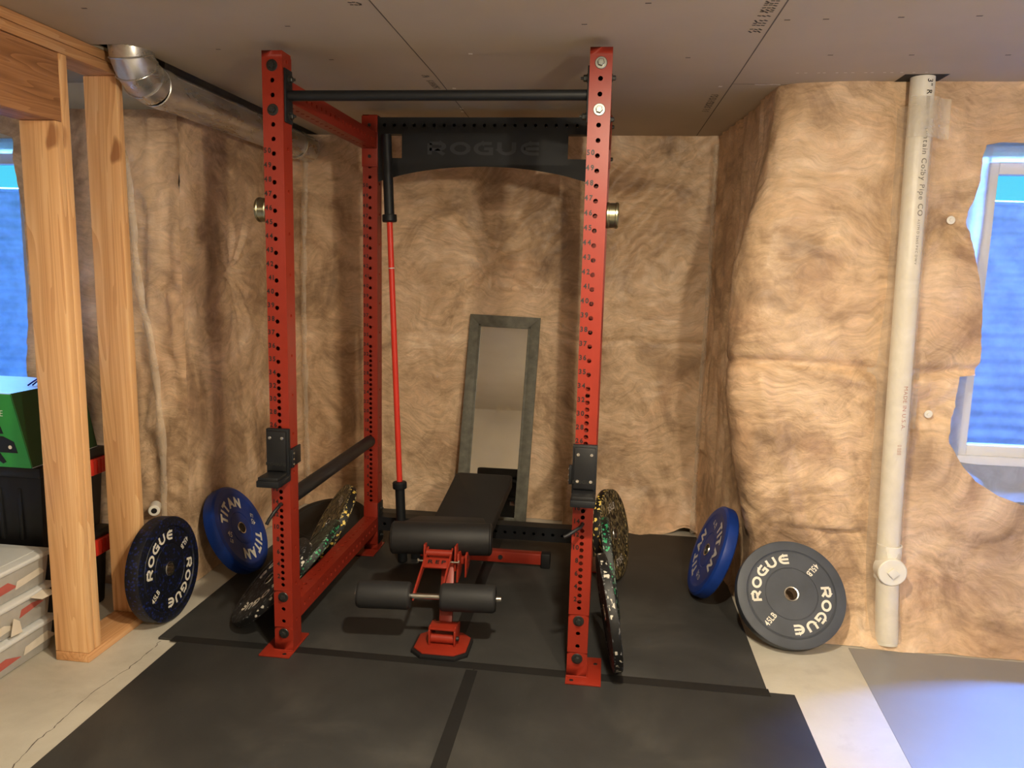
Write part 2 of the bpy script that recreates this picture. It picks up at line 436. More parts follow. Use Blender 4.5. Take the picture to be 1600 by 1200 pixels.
# ------------------------------------------------------------------ lettering
_gl = {}
def glyph(ch, bold=0.0):
    k = (ch, bold)
    if k not in _gl:
        c = bpy.data.curves.new('glyph', 'FONT'); c.body = ch; c.size = 1; c.offset = bold; c.resolution_u = 3
        o = bpy.data.objects.new('glyph', c); COL.objects.link(o)
        dg = bpy.context.evaluated_depsgraph_get(); me = bpy.data.meshes.new_from_object(o.evaluated_get(dg))
        vs = [(v.co.x, v.co.y) for v in me.vertices]; fs = [tuple(p.vertices) for p in me.polygons]
        bpy.data.objects.remove(o); bpy.data.curves.remove(c); bpy.data.meshes.remove(me)
        x0 = min([v[0] for v in vs] or [0]); x1 = max([v[0] for v in vs] or [.3])
        _gl[k] = ([(x-x0, y) for x, y in vs], fs, x1-x0)
    return _gl[k]
def stroke_poly(pts, w):
    vs = []; fs = []
    for i, p in enumerate(pts):
        a = Vector(pts[max(i-1, 0)]); b = Vector(pts[min(i+1, len(pts)-1)])
        d = (b-a).normalized(); n = Vector((-d.y, d.x)); q = Vector(p)
        if 0 < i < len(pts)-1:
            d1 = (q-a).normalized(); cs = max(.5, abs(Vector((-d1.y, d1.x)).dot(n))); ww = w/cs
        else: ww = w
        vs += [tuple(q+n*ww/2), tuple(q-n*ww/2)]
    for i in range(len(pts)-1): fs.append((2*i, 2*i+1, 2*i+3, 2*i+2))
    return vs, fs
def arc(cx, cy, rx, ry, a0, a1, n=10): return [(cx+rx*math.cos(math.radians(a0+(a1-a0)*i/n)), cy+ry*math.sin(math.radians(a0+(a1-a0)*i/n))) for i in range(n+1)]
LOGO = {
 'R': [[(.1, 0), (.1, .9)], [(.1, .9), (.62, .9)]+arc(.62, .66, .26, .24, 90, -90, 8)+[(.1, .42)], [(.45, .42), (.88, 0)]],
 'O': [arc(.5, .5, .44, .4, 0, 360, 24)],
 'G': [[(.92, .9), (.5, .9)]+arc(.5, .5, .42, .4, 90, 270, 12)+[(.88, .1), (.88, .48), (.52, .48)]],
 'U': [[(.08, 1), (.08, .45)]+arc(.46, .45, .38, .35, 180, 360, 12)+[(.84, 1)]],
 'E': [[(.9, .9), (.5, .9)]+arc(.5, .5, .44, .4, 90, 270, 12)+[(.9, .1)], [(.12, .5), (.9, .5)]],
}
def logo_glyph(ch):
    vs = []; fs = []
    for st in LOGO[ch]:
        v, f = stroke_poly(st, .235); n = len(vs); vs += v; fs += [tuple(i+n for i in q) for q in f]
    return vs, fs, 1.0
def text_run(text, size, bold=0.0, sx=1.0, gap=.12, logo=False):
    """list of (verts, faces, x0, width) laid left to right, total width"""
    x = 0; out = []
    for ch in text:
        if ch == ' ': x += size*.35*sx; continue
        vs, fs, w = (logo_glyph(ch) if logo else glyph(ch, bold)); k = 1 if not logo else 1
        out.append(([(a*size*sx, b*size*k) for a, b in vs], fs, x, w*size*sx)); x += w*size*sx+gap*size*sx
    return out, x-gap*size*sx
def put_text(mb, text, mat4, size, bold=0, sx=1, gap=.12, align='C', logo=False, thick=.02, wrap=None):
    run, tot = text_run(text, size, bold, sx, gap, logo); off = {'C': -tot/2, 'L': 0, 'R': -tot}[align]
    for vs, fs, x0, w in run:
        if wrap: P = [wrap(a+x0+off, b) for a, b in vs]
        else: P = [mat4 @ Vector((a+x0+off, b, thick)) for a, b in vs]
        mb.add(P, fs)
def arc_text(mb, text, r, mid, size, bold=0, sx=1, gap=.12, logo=False, z=0, mir=1):
    run, tot = text_run(text, size, bold, sx, gap, logo)
    for vs, fs, x0, w in run:
        ph = math.radians(mid)-((x0+w/2)-tot/2)/(r+size*.4)
        rd = Vector((math.cos(ph), math.sin(ph))); tg = Vector((math.sin(ph), -math.cos(ph)))
        mb.add([tuple((rd*(r+b)+tg*(a-w/2)))+(z,) for a, b in vs], fs)
def fr(o, x, y):
    """frame matrix with origin o, x right, y up"""
    x = Vector(x).normalized(); y = Vector(y).normalized(); z = x.cross(y)
    m = Matrix((x, y, z)).transposed().to_4x4(); m.translation = Vector(o); return m

# ================================================================== ROOM
CZ = 91.5
fl = MB(); fl.box(-150, 170, -190, 80, -6, -.4); struct('floor', fl, M['concrete'], smooth=0)
# ceiling with the open bay over the duct
for (x0, x1, y0, y1) in ((-22.4, 170, -190, 80), (-150, -28, -190, 80), (-28, -22.4, -190, 1)):
    c = MB(); c.box(x0, x1, y0, y1, CZ, CZ+.5); struct('ceiling', c, M['ceil'], smooth=0)
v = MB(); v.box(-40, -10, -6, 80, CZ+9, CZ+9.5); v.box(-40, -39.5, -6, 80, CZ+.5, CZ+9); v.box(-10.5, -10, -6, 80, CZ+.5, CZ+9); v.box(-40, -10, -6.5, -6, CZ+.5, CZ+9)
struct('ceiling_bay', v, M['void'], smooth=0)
# drywall joints, screws and stamped marks on the ceiling paper
j = MB()
def cstrip(mb, pts, w, z=CZ-.02):
    for a, b in zip(pts[:-1], pts[1:]):
        a = Vector(a); b = Vector(b); d = (b-a).normalized(); n = Vector((-d.y, d.x))*w/2
        mb.box(0, 0, 0, 0, 0, 0) if False else mb.prism([(*(a-n), z), (*(b-n), z), (*(b+n), z), (*(a+n), z)], (0, 0, .02))
cstrip(j, [(19.2, -150), (18.9, 20), (18.2, 50), (17.6, 78)], .16)
cstrip(j, [(67.2, -150), (66.9, 20), (66.5, 74)], .18)
cstrip(j, [(67, 26.2), (80, 27.2)], .12)
rs = [(68.4, -5.7), (77.7, 9.8), (88.6, 10.1), (81.4, -6.1), (90.1, -6.2), (101.3, 10.5), (58.2, 10.5), (43.8, -5.1), (51.4, -12.4), (72.9, -5.8), (5, 10), (5, -6), (-10, 4), (-18, -14)]
for x, y in rs: cstrip(j, [(x-.35, y), (x+.35, y)], .28)
struct('trim_1', j, M['seam'], smooth=0)
j = MB()
cstrip(j, [(70.5, 26.6), (71.8, 26.9), (73.4, 26.7), (74.6, 26.9)], .35)
for x, y in ((26.9, 7.5), (20.2, 28.5), (65.2, 27.9), (18.3, 45), (17.9, 48)): cstrip(j, [(x-.3, y), (x+.3, y+.1)], .6)
for i in range(14):
    x = 75+i*1.4+random.random(); cstrip(j, [(x, 19.5), (x+.4, 19.5)], .14)
struct('trim_2', j, M['torn'], smooth=0)
j = MB()
def stamp(x, y, s, length, sgn=1):
    yy = y
    while yy < y+length:
        w = .35+random.random()*.5
        if random.random() < .8:
            for q in range(3):
                a = random.random()*.6
                cstrip(j, [(x-.75*s+q*.5*s, yy+a*.3), (x-.35*s+q*.5*s, yy+w*random.random()*1.2)], .22)
        yy += w+.22
stamp(16.9, -30, 1, 17); stamp(17.2, 19, .8, 9.5); stamp(65.4, -30, 1.1, 30); stamp(65.2, 33, .9, 15)
struct('trim_3', j, M['ink'], smooth=0)

j = MB(); j.box(91.6, 98.0, 20.6, 27, CZ-.03, CZ-.01); struct('hole_shade_plate', j, M['void'], smooth=0)  # flat dark plate standing in for the shadowed hole around the pipe
# ---- insulation blankets
def fbm(x, y, z=0, o=3):
    s = 0; a = 1
    for i in range(o): s += a*noise.noise(Vector((x, y, z+i*7.3))); x *= 2.07; y *= 2.07; a *= .5
    return s
def ridge(x, y, z=0): return 1-abs(noise.noise(Vector((x, y, z))))*2
def sheet(name, u0, u1, z0, z1, place, disp, cell=.62, hole=None, outline=None, mat='insul'):
    bm = bmesh.new(); nu = int((u1-u0)/cell); nz = int((z1-z0)/cell); g = {}
    for i in range(nu+1):
        for k in range(nz+1):
            u = u0+(u1-u0)*i/nu; z = z0+(z1-z0)*k/nz; g[i, k] = (u, z)
    cellok = {}
    for i in range(nu):
        for k in range(nz):
            cu = u0+(u1-u0)*(i+.5)/nu; cz = z0+(z1-z0)*(k+.5)/nz
            cellok[i, k] = not (hole and hole(cu, cz))
    if hole:
        for (i, k), (u, z) in list(g.items()):
            q = [cellok.get(c) for c in ((i-1, k-1), (i, k-1), (i-1, k), (i, k))]
            if False in q and True in q:
                best = None
                for a, b in zip(outline[:-1], outline[1:]):
                    A = Vector(a); B = Vector(b); t = max(0, min(1, (Vector((u, z))-A).dot(B-A)/max((B-A).length_squared, 1e-9))); p = A+(B-A)*t; d = (p-Vector((u, z))).length
                    if best is None or d < best[0]: best = (d, p)
                if best[0] < 1.6*cell: g[i, k] = tuple(best[1])
    vv = {}
    for (i, k), ok in cellok.items():
        if not ok: continue
        q = []
        for c in ((i, k), (i+1, k), (i+1, k+1), (i, k+1)):
            if c not in vv:
                u, z = g[c]; vv[c] = bm.verts.new(place(u, z, disp(u, z)))
            q.append(vv[c])
        bm.faces.new(q)
    return struct(name, bm, M[mat], smooth=180, recalc=False)
def pinch(u, z, u0, z0, deep=1.5, ray=.30, reach=13, k=9, seed=0):
    du, dz = u-u0, z-z0; r = math.hypot(du, dz)+1e-6
    if r > reach*3: return 0
    th = math.atan2(dz, du)
    w = math.sin(k*th+3*noise.noise(Vector((th*1.3, r*.05, seed))))+.5*math.sin((2*k+3)*th+seed)
    return -deep*math.exp(-(r/3.2)**2)-deep*.35*math.exp(-(r/9)**2)+ray*w*math.exp(-r/reach)*min(1, r/2.5)
def base_disp(u, z, s, amp=1.0):
    d = 1.3*fbm(u/26, z/34, s, 2)+.45*fbm(u/8, z/10, s+5, 2)
    d += .16*max(0, ridge(u/3.1+fbm(u/9, z/9, s)*1.2, z/5, s+9)-.55)*3
    d += .10*max(0, ridge(u/6+fbm(u/7, z/7, s+3)*1.5, z/1.9, s+19)-.5)*3
    return d*amp
# back wall of the alcove
def d_back(u, z):
    d = base_disp(u, z, 1)
    d += pinch(u, z, 20, 62.5, 1.6, .62, 16, 10, 1)+pinch(u, z, 45, 76, .9, .32, 12, 8, 2)+pinch(u, z, 4, 50, .5, .12, 8, 7, 3)+pinch(u, z, 42, 46, .5, .14, 9, 7, 4)
    if u > 30: # long diagonal pulls under the ceiling
        q = (u-45)+(84-z)*.9; d += .5*math.sin(q*1.1+fbm(u/9, z/9)*2)*math.exp(-((z-75)/12)**2)*math.exp(-((u-50)/13)**2)
    d -= .5*math.exp(-((z-44.5-.6*fbm(u/10, 0, 3))/.5)**2)
    if 10 < u < 37 and z < 56: d = min(d, .2)
    return d
def p_back(u, z, d):
    fl = (6.5 if u > 40 else 1.0)*math.exp(-max(z, 0)/4.5)*(1+.3*math.sin(u*.35))
    yy = 74.4-d-fl
    if z < .8 and u > 60: z = z+1.6*math.exp(-((u-69)/2.6)**2)
    return (u, yy, z)
sheet('wall_back', -29, 73, -.3, CZ, p_back, d_back)
# left wall of the alcove
def d_left(u, z): return base_disp(u, z, 11)*(.85 if z < 82 else .4)+pinch(u, z, 43, 58.7, 1.3, .5, 12, 9, 5)-.5*math.exp(-((z-52)/.6)**2)+1.6*math.exp(-((u-74)/3)**2)
sheet('wall_left', 22, 76, -.3, 91.4, lambda u, z, d: (-28.2+d*.9, u, z), d_left)
# right front wall with its window opening
OUT = [(150, 82.3), (111.4, 82.3), (108.6, 82.4), (106.6, 82.0), (106.1, 80.0), (106.3, 76.6), (105.1, 71.7), (104.9, 70.2), (105.8, 67.2), (106.9, 63.7), (108.0, 59.6), (108.7, 54.5), (109.3, 48.3), (109.0, 45.3), (106.5, 45.0), (106.4, 41.8), (106.2, 38.6), (105.7, 34.2), (106.9, 32.1), (108.1, 30.2), (110.4, 27.7), (114.2, 25.4), (118.3, 24.0), (150, 24.0)]
def inpoly(x, y, P):
    r = False; n = len(P)
    for i in range(n):
        x1, y1 = P[i]; x2, y2 = P[(i+1) % n]
        if (y1 > y) != (y2 > y) and x < (x2-x1)*(y-y1)/(y2-y1)+x1: r = not r
    return r
def yw_right(x, z):
    return 25.0-6.6*math.exp(-max(z, 0)/5.5)
UC, X0, RC = 52.85, 80.0, 5.0
def corner_x(z):        # how far the padded corner bulges into the alcove
    return 75.6-1.9*(z/91)-4.6*math.sin(PI*max(0, min(1, (z-12)/72)))**1.2
def p_rt(u, z, d):
    yc = yw_right(0, z)+RC; xc = corner_x(z)
    if u < 45:
        t = u/45; xs = 71.2+3.9*min(1, t*1.25)-.2*max(0, z-20)/70*t*4
        w = max(0, (t-.62)/.38); w = w*w*(3-2*w); x = xs*(1-w)+xc*w
        return (x-d*.8-.9*math.exp(-max(z, 0)/5)*(1-w), 76+(yc-76)*t, z)
    if u < UC:
        a = (u-45)/(UC-45)*PI/2; cx = xc+RC
        return (cx-(RC+d)*math.cos(a), yc-(RC+d)*math.sin(a), z)
    k = u-UC; x = X0+k+(xc+RC-X0)*math.exp(-k/7.0)
    return (x, yw_right(x, z)-d, z)
def d_rt(u, z):
    x = u-UC+X0
    d = base_disp(u, z, 31, 1.0)
    if u > 40:
        w = min(1, (u-40)/8)
        d += w*(1.5*math.sin(max(0, min(1, (z-46)/44))*PI)+1.4*math.sin(max(0, min(1, z/46))*PI))*math.exp(-((x-84)/13)**2)
        d -= w*1.3*math.exp(-((z-45.8+.6*math.sin(u*.2))/.8)**2)
        # long diagonal pulls below the belt
        d += .5*math.exp(-((x-79.5-(46-z)*.13)/.7)**2)*(1 if 8 < z < 45 else 0)-.5*math.exp(-((x-81.2-(46-z)*.13)/.7)**2)*(1 if 12 < z < 45 else 0)
        d += w*.22*math.sin(z*1.05+fbm(u/8, z/8, 3)*5)*math.exp(-((z-68)/14)**2)*math.exp(-((x-86)/7)**2)
    else:
        d += .35*math.sin(u*.8+fbm(u/10, z/40, 8)*5)       # upright folds on the shaded side
    d += pinch(x, z, 102.5, 70.3, 1.5, .34, 9, 8, 6)+pinch(x, z, 102.3, 38.5, 1.5, .34, 9, 8, 7)+pinch(x, z, 80, 16, .6, .2, 7, 7, 8)
    for a, b_, am, wd in (((102.5, 70.3), (90, 73), .45, .5), ((102.3, 38.5), (85, 46.5), .5, .55), ((102.3, 38.5), (106.5, 31), .5, .5), ((93, 28.5), (87, 25.5), .35, .45), ((102.5, 70.3), (107, 79), -.5, .6), ((79, 44), (83, 14), .4, .6)):
        A_ = Vector(a); B2 = Vector(b_); q_ = Vector((x, z)); tt = max(0, min(1, (q_-A_).dot(B2-A_)/(B2-A_).length_squared)); r_ = (q_-A_-(B2-A_)*tt).length
        if r_ < 3: d += am*math.exp(-(r_/wd)**2)
    dx = abs(x-95.2)
    if dx < 4: d = d*(.35+.65*dx/4)
    if z < 18 and 76 < x < 93: d = min(d, 0)-.3
    if z < 20 and u < 44: d = min(d, .1)
    return d
OUTU = [(x-X0+UC, z) for x, z in OUT]
sheet('wall_right', 0, 150-X0+UC, -.3, CZ, p_rt, d_rt, hole=lambda a, b: inpoly(a, b, OUTU), outline=OUTU)
# left front wall beside the alcove, window opening on its left
OUTL = [(-140, 82.6), (-61.5, 82.6), (-58.1, 81.7), (-58.6, 77.9), (-57.6, 67.8), (-57.8, 58.5), (-58.7, 37), (-58.7, 33), (-140, 33)]
def d_lf(u, z): return base_disp(u, z, 41)*1.1+.5*math.sin(u*1.1+fbm(u/5, z/14)*4)*math.exp(-((u+33)/5)**2)+.15*math.sin(z*1.4+u)*math.exp(-((u+30)/3)**2)
sheet('wall_front_left', -140, -27.3, -.3, 86.6, lambda u, z, d: (u, 21.4-d*.8-(1.5*math.exp(-max(z, 0)/4)), z), d_lf, hole=lambda a, b: inpoly(a, b, OUTL), outline=OUTL)
b = MB(); b.box(-140, -28.3, 23.4, 24.4, 82, CZ); b.box(-28.9, -28.3, 23, 78, 84, CZ)
struct('trim_4', b, M['band'], smooth=0)
# folded plastic seams
def ribbon(name, pts, w, y_off, mat):
    mb = MB(); rows = []
    n = 60
    for i in range(n+1):
        t = i/n*(len(pts)-1); k = min(int(t), len(pts)-2); f = t-k
        p = Vector(pts[k])*(1-f)+Vector(pts[k+1])*f
        ww = w*(.7+.5*noise.noise(Vector((i*.25, 3, 1))))
        rows.append(mb.vs([(p.x+ww*(q/4-.5)*1.0, p.y-.5*math.sin(q/4*PI)-.25*noise.noise(Vector((i*.5, q, 2))), p.z) for q in range(5)]))
    for a, b2 in zip(rows[:-1], rows[1:]):
        for q in range(4): mb.face([a[q], a[q+1], b2[q+1], b2[q]])
    return struct(name, mb, M[mat], smooth=180)
ribbon('trim_5', [(-38.5, 19.8, 86), (-36, 19.6, 78), (-35.0, 19.5, 66), (-34.6, 19.5, 56), (-32.6, 19.4, 46), (-31.6, 19.2, 36), (-31.2, 19.2, 24), (-31.4, 19, 12), (-31.2, 18.5, 2)], 2.2, 0, 'seamfilm')
ribbon('trim_6', [(-24.5, 71.8, 88), (-25.2, 71.8, 70), (-25.6, 71.6, 50), (-25.4, 71.4, 30), (-25, 71, 3)], 2.0, 0, 'seamfilm')
ribbon('trim_7', [(70.6, 70.5, 89), (70.8, 70, 60), (70.4, 69.5, 30), (70.2, 67, 1)], 1.6, 0, 'seamfilm')
# outer room behind the camera, closing the space
b = MB(); b.box(-150, 170, -191, -190, -.4, CZ); struct('wall_rear', b, M['ceil'], smooth=0)
b = MB(); b.box(-151, -150, -190, 40, -.4, CZ); struct('wall_far_left', b, M['greywall'], smooth=0)
b = MB(); b.box(165, 166, -190, 40, -.4, CZ); struct('wall_far_right', b, M['greywall'], smooth=0)
# foundation concrete round the windows (closes everything outside)
for q in ((-150, -31.6, 33, 36, -.4, 33), (-150, -31.6, 33, 36, 82.5, 100), (-63.5, -31.6, 33, 36, 33, 82.5), (-150, -112, 33, 36, 33, 82.5),
          (84, 166, 33, 36, -.4, 29), (84, 166, 33, 36, 82.5, 100), (84, 108.5, 33, 36, 29, 82.5), (154, 166, 33, 36, 29, 82.5),
          (-31.5, -30.5, 24, 80, -.4, 100), (80.5, 82, 31, 80, -.4, 100), (-31.5, 82, 78.5, 80, -.4, 100)):
    b = MB(); b.box(*q); struct('wall_foundation', b, M['band'], smooth=0)

# ---- windows
def window(name, x0, x1, z0, z1, y, side):
    w = MB(); F = 2.1
    for a in ((x0, x0+F, z0, z1), (x1-F, x1, z0, z1), (x0+F, x1-F, z0, z0+F), (x0+F, x1-F, z1-F, z1)): w.box(a[0], a[1], y-.8, y+1.4, a[2], a[3], .15)
    xm = (x0+x1)/2; w.box(xm-1.2, xm+1.2, y-.5, y+1.2, z0+F, z1-F, .12)
    w.box(x0-.4, x1+.4, y-1.6, y-.6, z0-1.2, z0+.3, .12)
    o = struct(name, w, M['vinyl'])
    g = MB(); g.box(x0+F, x1-F, y+.3, y+.45, z0+F, z1-F); p = build('glass', g, M['glass'], o, smooth=0)
    return o
window('window_1', -111, -64.2, 32.5, 80.5, 32, 1)
window('window_2', 109.3, 153, 30.4, 80.3, 32, 1)
def flapmesh(name, quads, y):
    mb = MB()
    for (x0, x1, z0, z1) in quads:
        n = 10; rows = []
        for i in range(n+1):
            rows.append(mb.vs([(x0+(x1-x0)*i/n, y-.6*noise.noise(Vector((i*.6+x0, k*.5, z0))), z0+(z1-z0)*k/20) for k in range(21)]))
        for a, b2 in zip(rows[:-1], rows[1:]):
            for k in range(20): mb.face([a[k], a[k+1], b2[k+1], b2[k]])
    return struct(name, mb, M['flap'], smooth=180)
flapmesh('trim_8', [(100, 109.6, 22, 86), (109, 154, 80, 86)], 30.2)
mb = MB(); rows = []
for i in range(60):
    x = 107.5+i*.78
    rows.append(mb.vs([(x, 31.2-5.0*k/10, 30.3-min(6.2, 1.0+(x-107.5)*.8)*(k/10)**.8+.35*noise.noise(Vector((x*.5, k*.8, 4)))) for k in range(11)]))
for a, b2 in zip(rows[:-1], rows[1:]):
    for k in range(10): mb.face([a[k], b2[k], b2[k+1], a[k+1]])
struct('trim_13', mb, M['flap'], smooth=180)
flapmesh('trim_9', [(-64.4, -55, 26, 86), (-112, -64, 80.2, 86)], 30.2)
def well(name, cx, zt, zb, r, lab):
    mb = MB(); rows = []
    nz = 110
    for k in range(nz+1):
        z = zb+(zt-zb)*k/nz; rr = r+.45*math.sin(z*2*PI/2.7)
        rows.append(mb.vs([(cx+rr*1.12*math.cos(PI*i/40), 36.2+rr*math.sin(PI*i/40)*.9, z) for i in range(41)]))
    for a, b2 in zip(rows[:-1], rows[1:]):
        for i in range(40): mb.face([a[i], a[i+1], b2[i+1], b2[i]])
    mb.tube([(cx+r*1.12*math.cos(PI*i/40), 36.2+r*math.sin(PI*i/40)*.9, zt) for i in range(41)], .5, 8)
    mb.box(cx-r*1.2, cx+r*1.2, 36, 36+r*1.05, zb-1, zb)
    return struct(name, mb, M['well'], smooth=60)
well('wall_window_well', 131, 76, 18, 24, '')
well('wall_window_well', -87.5, 76, 18, 24, '')

# ---- floor crack
cpts = [(-20.5, -60), (-20.8, -31.2), (-21.7, -25.6), (-21.6, -21.8), (-22.2, -15.2), (-21.2, -8.0), (-21.1, -2.1), (-21.4, 1)]
cm = MB(); fine = []
for a, b2 in zip(cpts[:-1], cpts[1:]):
    for q in range(8):
        t = q/8; fine.append((a[0]+(b2[0]-a[0])*t+random.uniform(-.16, .16), a[1]+(b2[1]-a[1])*t))
for a, b2 in zip(fine[:-1], fine[1:]):
    w = random.uniform(.03, .09); cm.poly([(a[0]-w, a[1], -.385), (a[0]+w, a[1], -.385), (b2[0]+w, b2[1], -.385), (b2[0]-w, b2[1], -.385)])
struct('trim_10', cm, M['seam'], smooth=0)

# ================================================================== FLOOR COVERINGS
def mat_mesh(x0, x1, y0, y1):
    mb = MB(); mb.box(x0, x1, y0, y1, -.4, 0, .06); return mb
MATS = [(-22, 26, 1.1, 73, 'black rubber mat under the rack, back left, beside the leaning plates'), (26.1, 74.2, 1.1, 67, 'black rubber mat under the rack, back right, by the two leaning plates'),
        (-18.2, 30.3, -71, 1.0, 'black rubber mat in the left foreground next to the cracked concrete'), (30.4, 78, -71, 1.0, 'black rubber mat in the right foreground next to the grey patch')]
for x0, x1, y0, y1, lab in MATS:
    tag(build('rubber_mat', mat_mesh(x0, x1, y0, y1), M['mat'], origin=((x0+x1)/2, (y0+y1)/2, -.4)), lab, 'mat', 'rubber floor mats')
tp = MB(); tp.prism([(-19.5, .3, .0), (74.4, -.2, .0), (74.4, 1.9, .0), (-19.5, 2.1, .0)], (0, 0, .03)); tag(build('seam_tape', tp, M['tape'], smooth=0), 'black tape strip across the mats under the front uprights', 'tape', 'tape over the mat seams')
tp = MB(); tp.prism([(29.0, -71, 0), (31.2, -71, 0), (31.0, -.3, 0), (29.2, -.3, 0)], (0, 0, .03)); tag(build('seam_tape', tp, M['tape'], smooth=0), 'black tape strip running toward the camera between the front mats', 'tape', 'tape over the mat seams')
tp = MB(); tp.prism([(24.9, 2.2, 0), (27, 2.2, 0), (27, 66, 0), (24.9, 66, 0)], (0, 0, .03)); tag(build('seam_tape', tp, M['tape'], smooth=0), 'black tape strip running back under the bench', 'tape', 'tape over the mat seams')
sh = MB(); sh.prism([(90.6, 18.0, -.39), (88.6, -20, -.39), (85.5, -80, -.39), (160, -80, -.39), (160, 17.6, -.39), (117.9, 17.9, -.39)], (0, 0, .05))  # thin smooth grey layer, darker than the concrete around it
tag(build('floor_patch', sh, M['sheet'], smooth=0), 'smooth grey patch over the concrete below the right window', 'floor sheet')

# ================================================================== WALL FRAMING
def lumber(name, box, m, lab, cat='stud', group=None, bev=.12):
    mb = MB(); mb.box(*box, bev); o = build(name, mb, M[m], origin=((box[0]+box[1])/2, (box[2]+box[3])/2, box[4])); return tag(o, lab, cat, group)
lumber('wall_stud', (-33.4, -27.9, -7.5, -6.0, 1.15, 79.3), 'woodz', 'orange-lit wooden stud nearest the camera, carrying the big header', 'stud', 'framing studs')
lumber('wall_stud', (-33.4, -27.9, -5.97, -4.5, 1.15, 88.5), 'woodz', 'wooden stud tight behind the header stud, rising past the header end', 'stud', 'framing studs')
lumber('wall_stud', (-33.5, -28.0, 6.4, 7.9, 1.15, 88.5), 'woodz', 'knotty wooden stud at the end of the wall frame beside the duct', 'stud', 'framing studs')
lumber('header_beam', (-33.4, -28.0, -150, -6.05, 79.35, 88.45), 'woodh', 'wide brown wooden header beam at the upper left', 'beam')
lumber('top_plate', (-33.4, -27.9, -150, 7.9, 88.55, 90.0), 'woody', 'lower board of the doubled wooden top plate, above the header', 'board', 'top plates')
lumber('top_plate', (-33.4, -27.9, -150, 5.9, 90.05, 91.45), 'woody', 'upper board of the doubled wooden top plate against the ceiling', 'board', 'top plates')
lumber('bottom_plate', (-33.4, -27.9, -7.5, 7.9, -.38, 1.1), 'woody', 'wooden sole plate on the concrete under the three studs', 'board')

# ================================================================== DUCT
t = thing('air_duct', 'round galvanised metal duct running along the ceiling at the left', 'duct', (-24, 38, 87.8))
d = MB(); DX, DZ = -24.0, 87.7
d.tube([(DX, 12 + i*6.0, DZ) for i in range(11)], 3.0, 40, caps=False)
d.box(DX-.12+2.4, DX+.12+2.4, 12, 72, DZ+1.75, DZ+1.95)
build('duct_pipe', d, M['duct'], t)
e = MB(); pth = []
for i in range(5):      # gored elbow
    a = i/4*PI/2; pth.append((DX, 9.3-5.2*math.sin(a), DZ+5.2-5.2*math.cos(a)))
e.tube(pth+[(DX, 4.1, 95)], 3.12, 40, caps=False); 
for a in (.25, .75): 
    aa = a*PI/2
build('duct_elbow', e, M['duct'], t, smooth=20)
e = MB()
for q in pth[1:4]:
    k = pth.index(q); aa = k/4*PI/2; dr = Vector((0, -math.cos(aa), math.sin(aa)))
    e.lathe([(3.1, -.14), (3.28, -.08), (3.32, 0), (3.28, .08), (3.1, .14)], 40, q, dr)
build('elbow_rib', e, M['duct'], t)
e = MB(); e.lathe([(3.05, 0), (3.2, .1), (3.14, .6), (3.2, 1.4), (3.14, 2.2), (3.2, 2.9), (3.05, 3)], 40, (DX, 9.4, DZ), (0, 1, 0))
build('duct_collar', e, M['duct'], t)
e = MB(); e.lathe([(3.05, 0), (3.35, .05), (3.35, .6), (3.05, .7)], 40, (DX, 64, DZ), (0, 1, 0)); build('duct_collar', e, M['steel'], t)

# ================================================================== DRAIN PIPE
PX, PY = 95.3, 23.2
def pipe_x(z): return 94.9+(91.5-z)*.024
t = thing('drain_pipe', 'white plastic drain pipe running down the right wall behind clear film', 'pipe', (96.5, 22, 0))
d = MB(); zs = [94, 80, 60, 44, 30, 15, 6, .2]
def pipe_y(z): return 22.6-(3.2*math.exp(-max(z-2, 0)/9))
d.tube([(pipe_x(z), pipe_y(z), z) for z in zs], 1.75, 28); build('pipe_run', d, M['pvc'], t)
cx, cz = pipe_x(13), 12.8; cy = pipe_y(13)
d = MB(); d.lathe([(0, 2.55), (2.15, 2.55), (2.3, 2.4), (2.3, 0), (0, 0)], 40, (cx, cy, cz), (0, -1, 0), closed=False)
build('cleanout_fitting', d, M['pvc'], t)
d = MB(); d.lathe([(1.7, -2.6), (1.95, -2.5), (1.95, 3.4), (1.7, 3.5)], 28, (cx, cy, cz+.6), (0, 0, 1)); build('pipe_coupling', d, M['pvc'], t)
d = MB(); d.prism([(cx-.95, cy-2.5, cz), (cx, cy-2.5, cz-.95), (cx+.95, cy-2.5, cz), (cx, cy-2.5, cz+.95)], (0, -.5, 0), .06); build('cleanout_plug', d, M['pvc'], t)
d = MB()
def wrap_pipe(zc, off):
    def f(a, b):
        z = zc-a; ang = math.radians(-90)+(b+off)/1.75
        x0, y0 = pipe_x(z), pipe_y(z)
        return (x0+1.79*math.cos(ang), y0+1.79*math.sin(ang), z)
    return f
put_text(d, '3" Rocky Mountain Colby Pipe CO', None, 1.2, .01, 1, .16, 'L', wrap=wrap_pipe(90.9, .1))
put_text(d, 'ASTM D 2665 PVC DWV', None, .55, .0, 1, .2, 'L', wrap=wrap_pipe(70, .2))
build('pipe_print', d, M['ink'], t, recalc=False, smooth=0)
d = MB(); put_text(d, 'MADE IN U.S.A.', None, .95, 0, 1, .16, 'L', wrap=wrap_pipe(43.6, .15)); put_text(d, '01 10:10:10', None, .9, 0, .5, .1, 'L', wrap=wrap_pipe(34, -.2))
build('pipe_print', d, M['redpaper'], t, recalc=False, smooth=0)
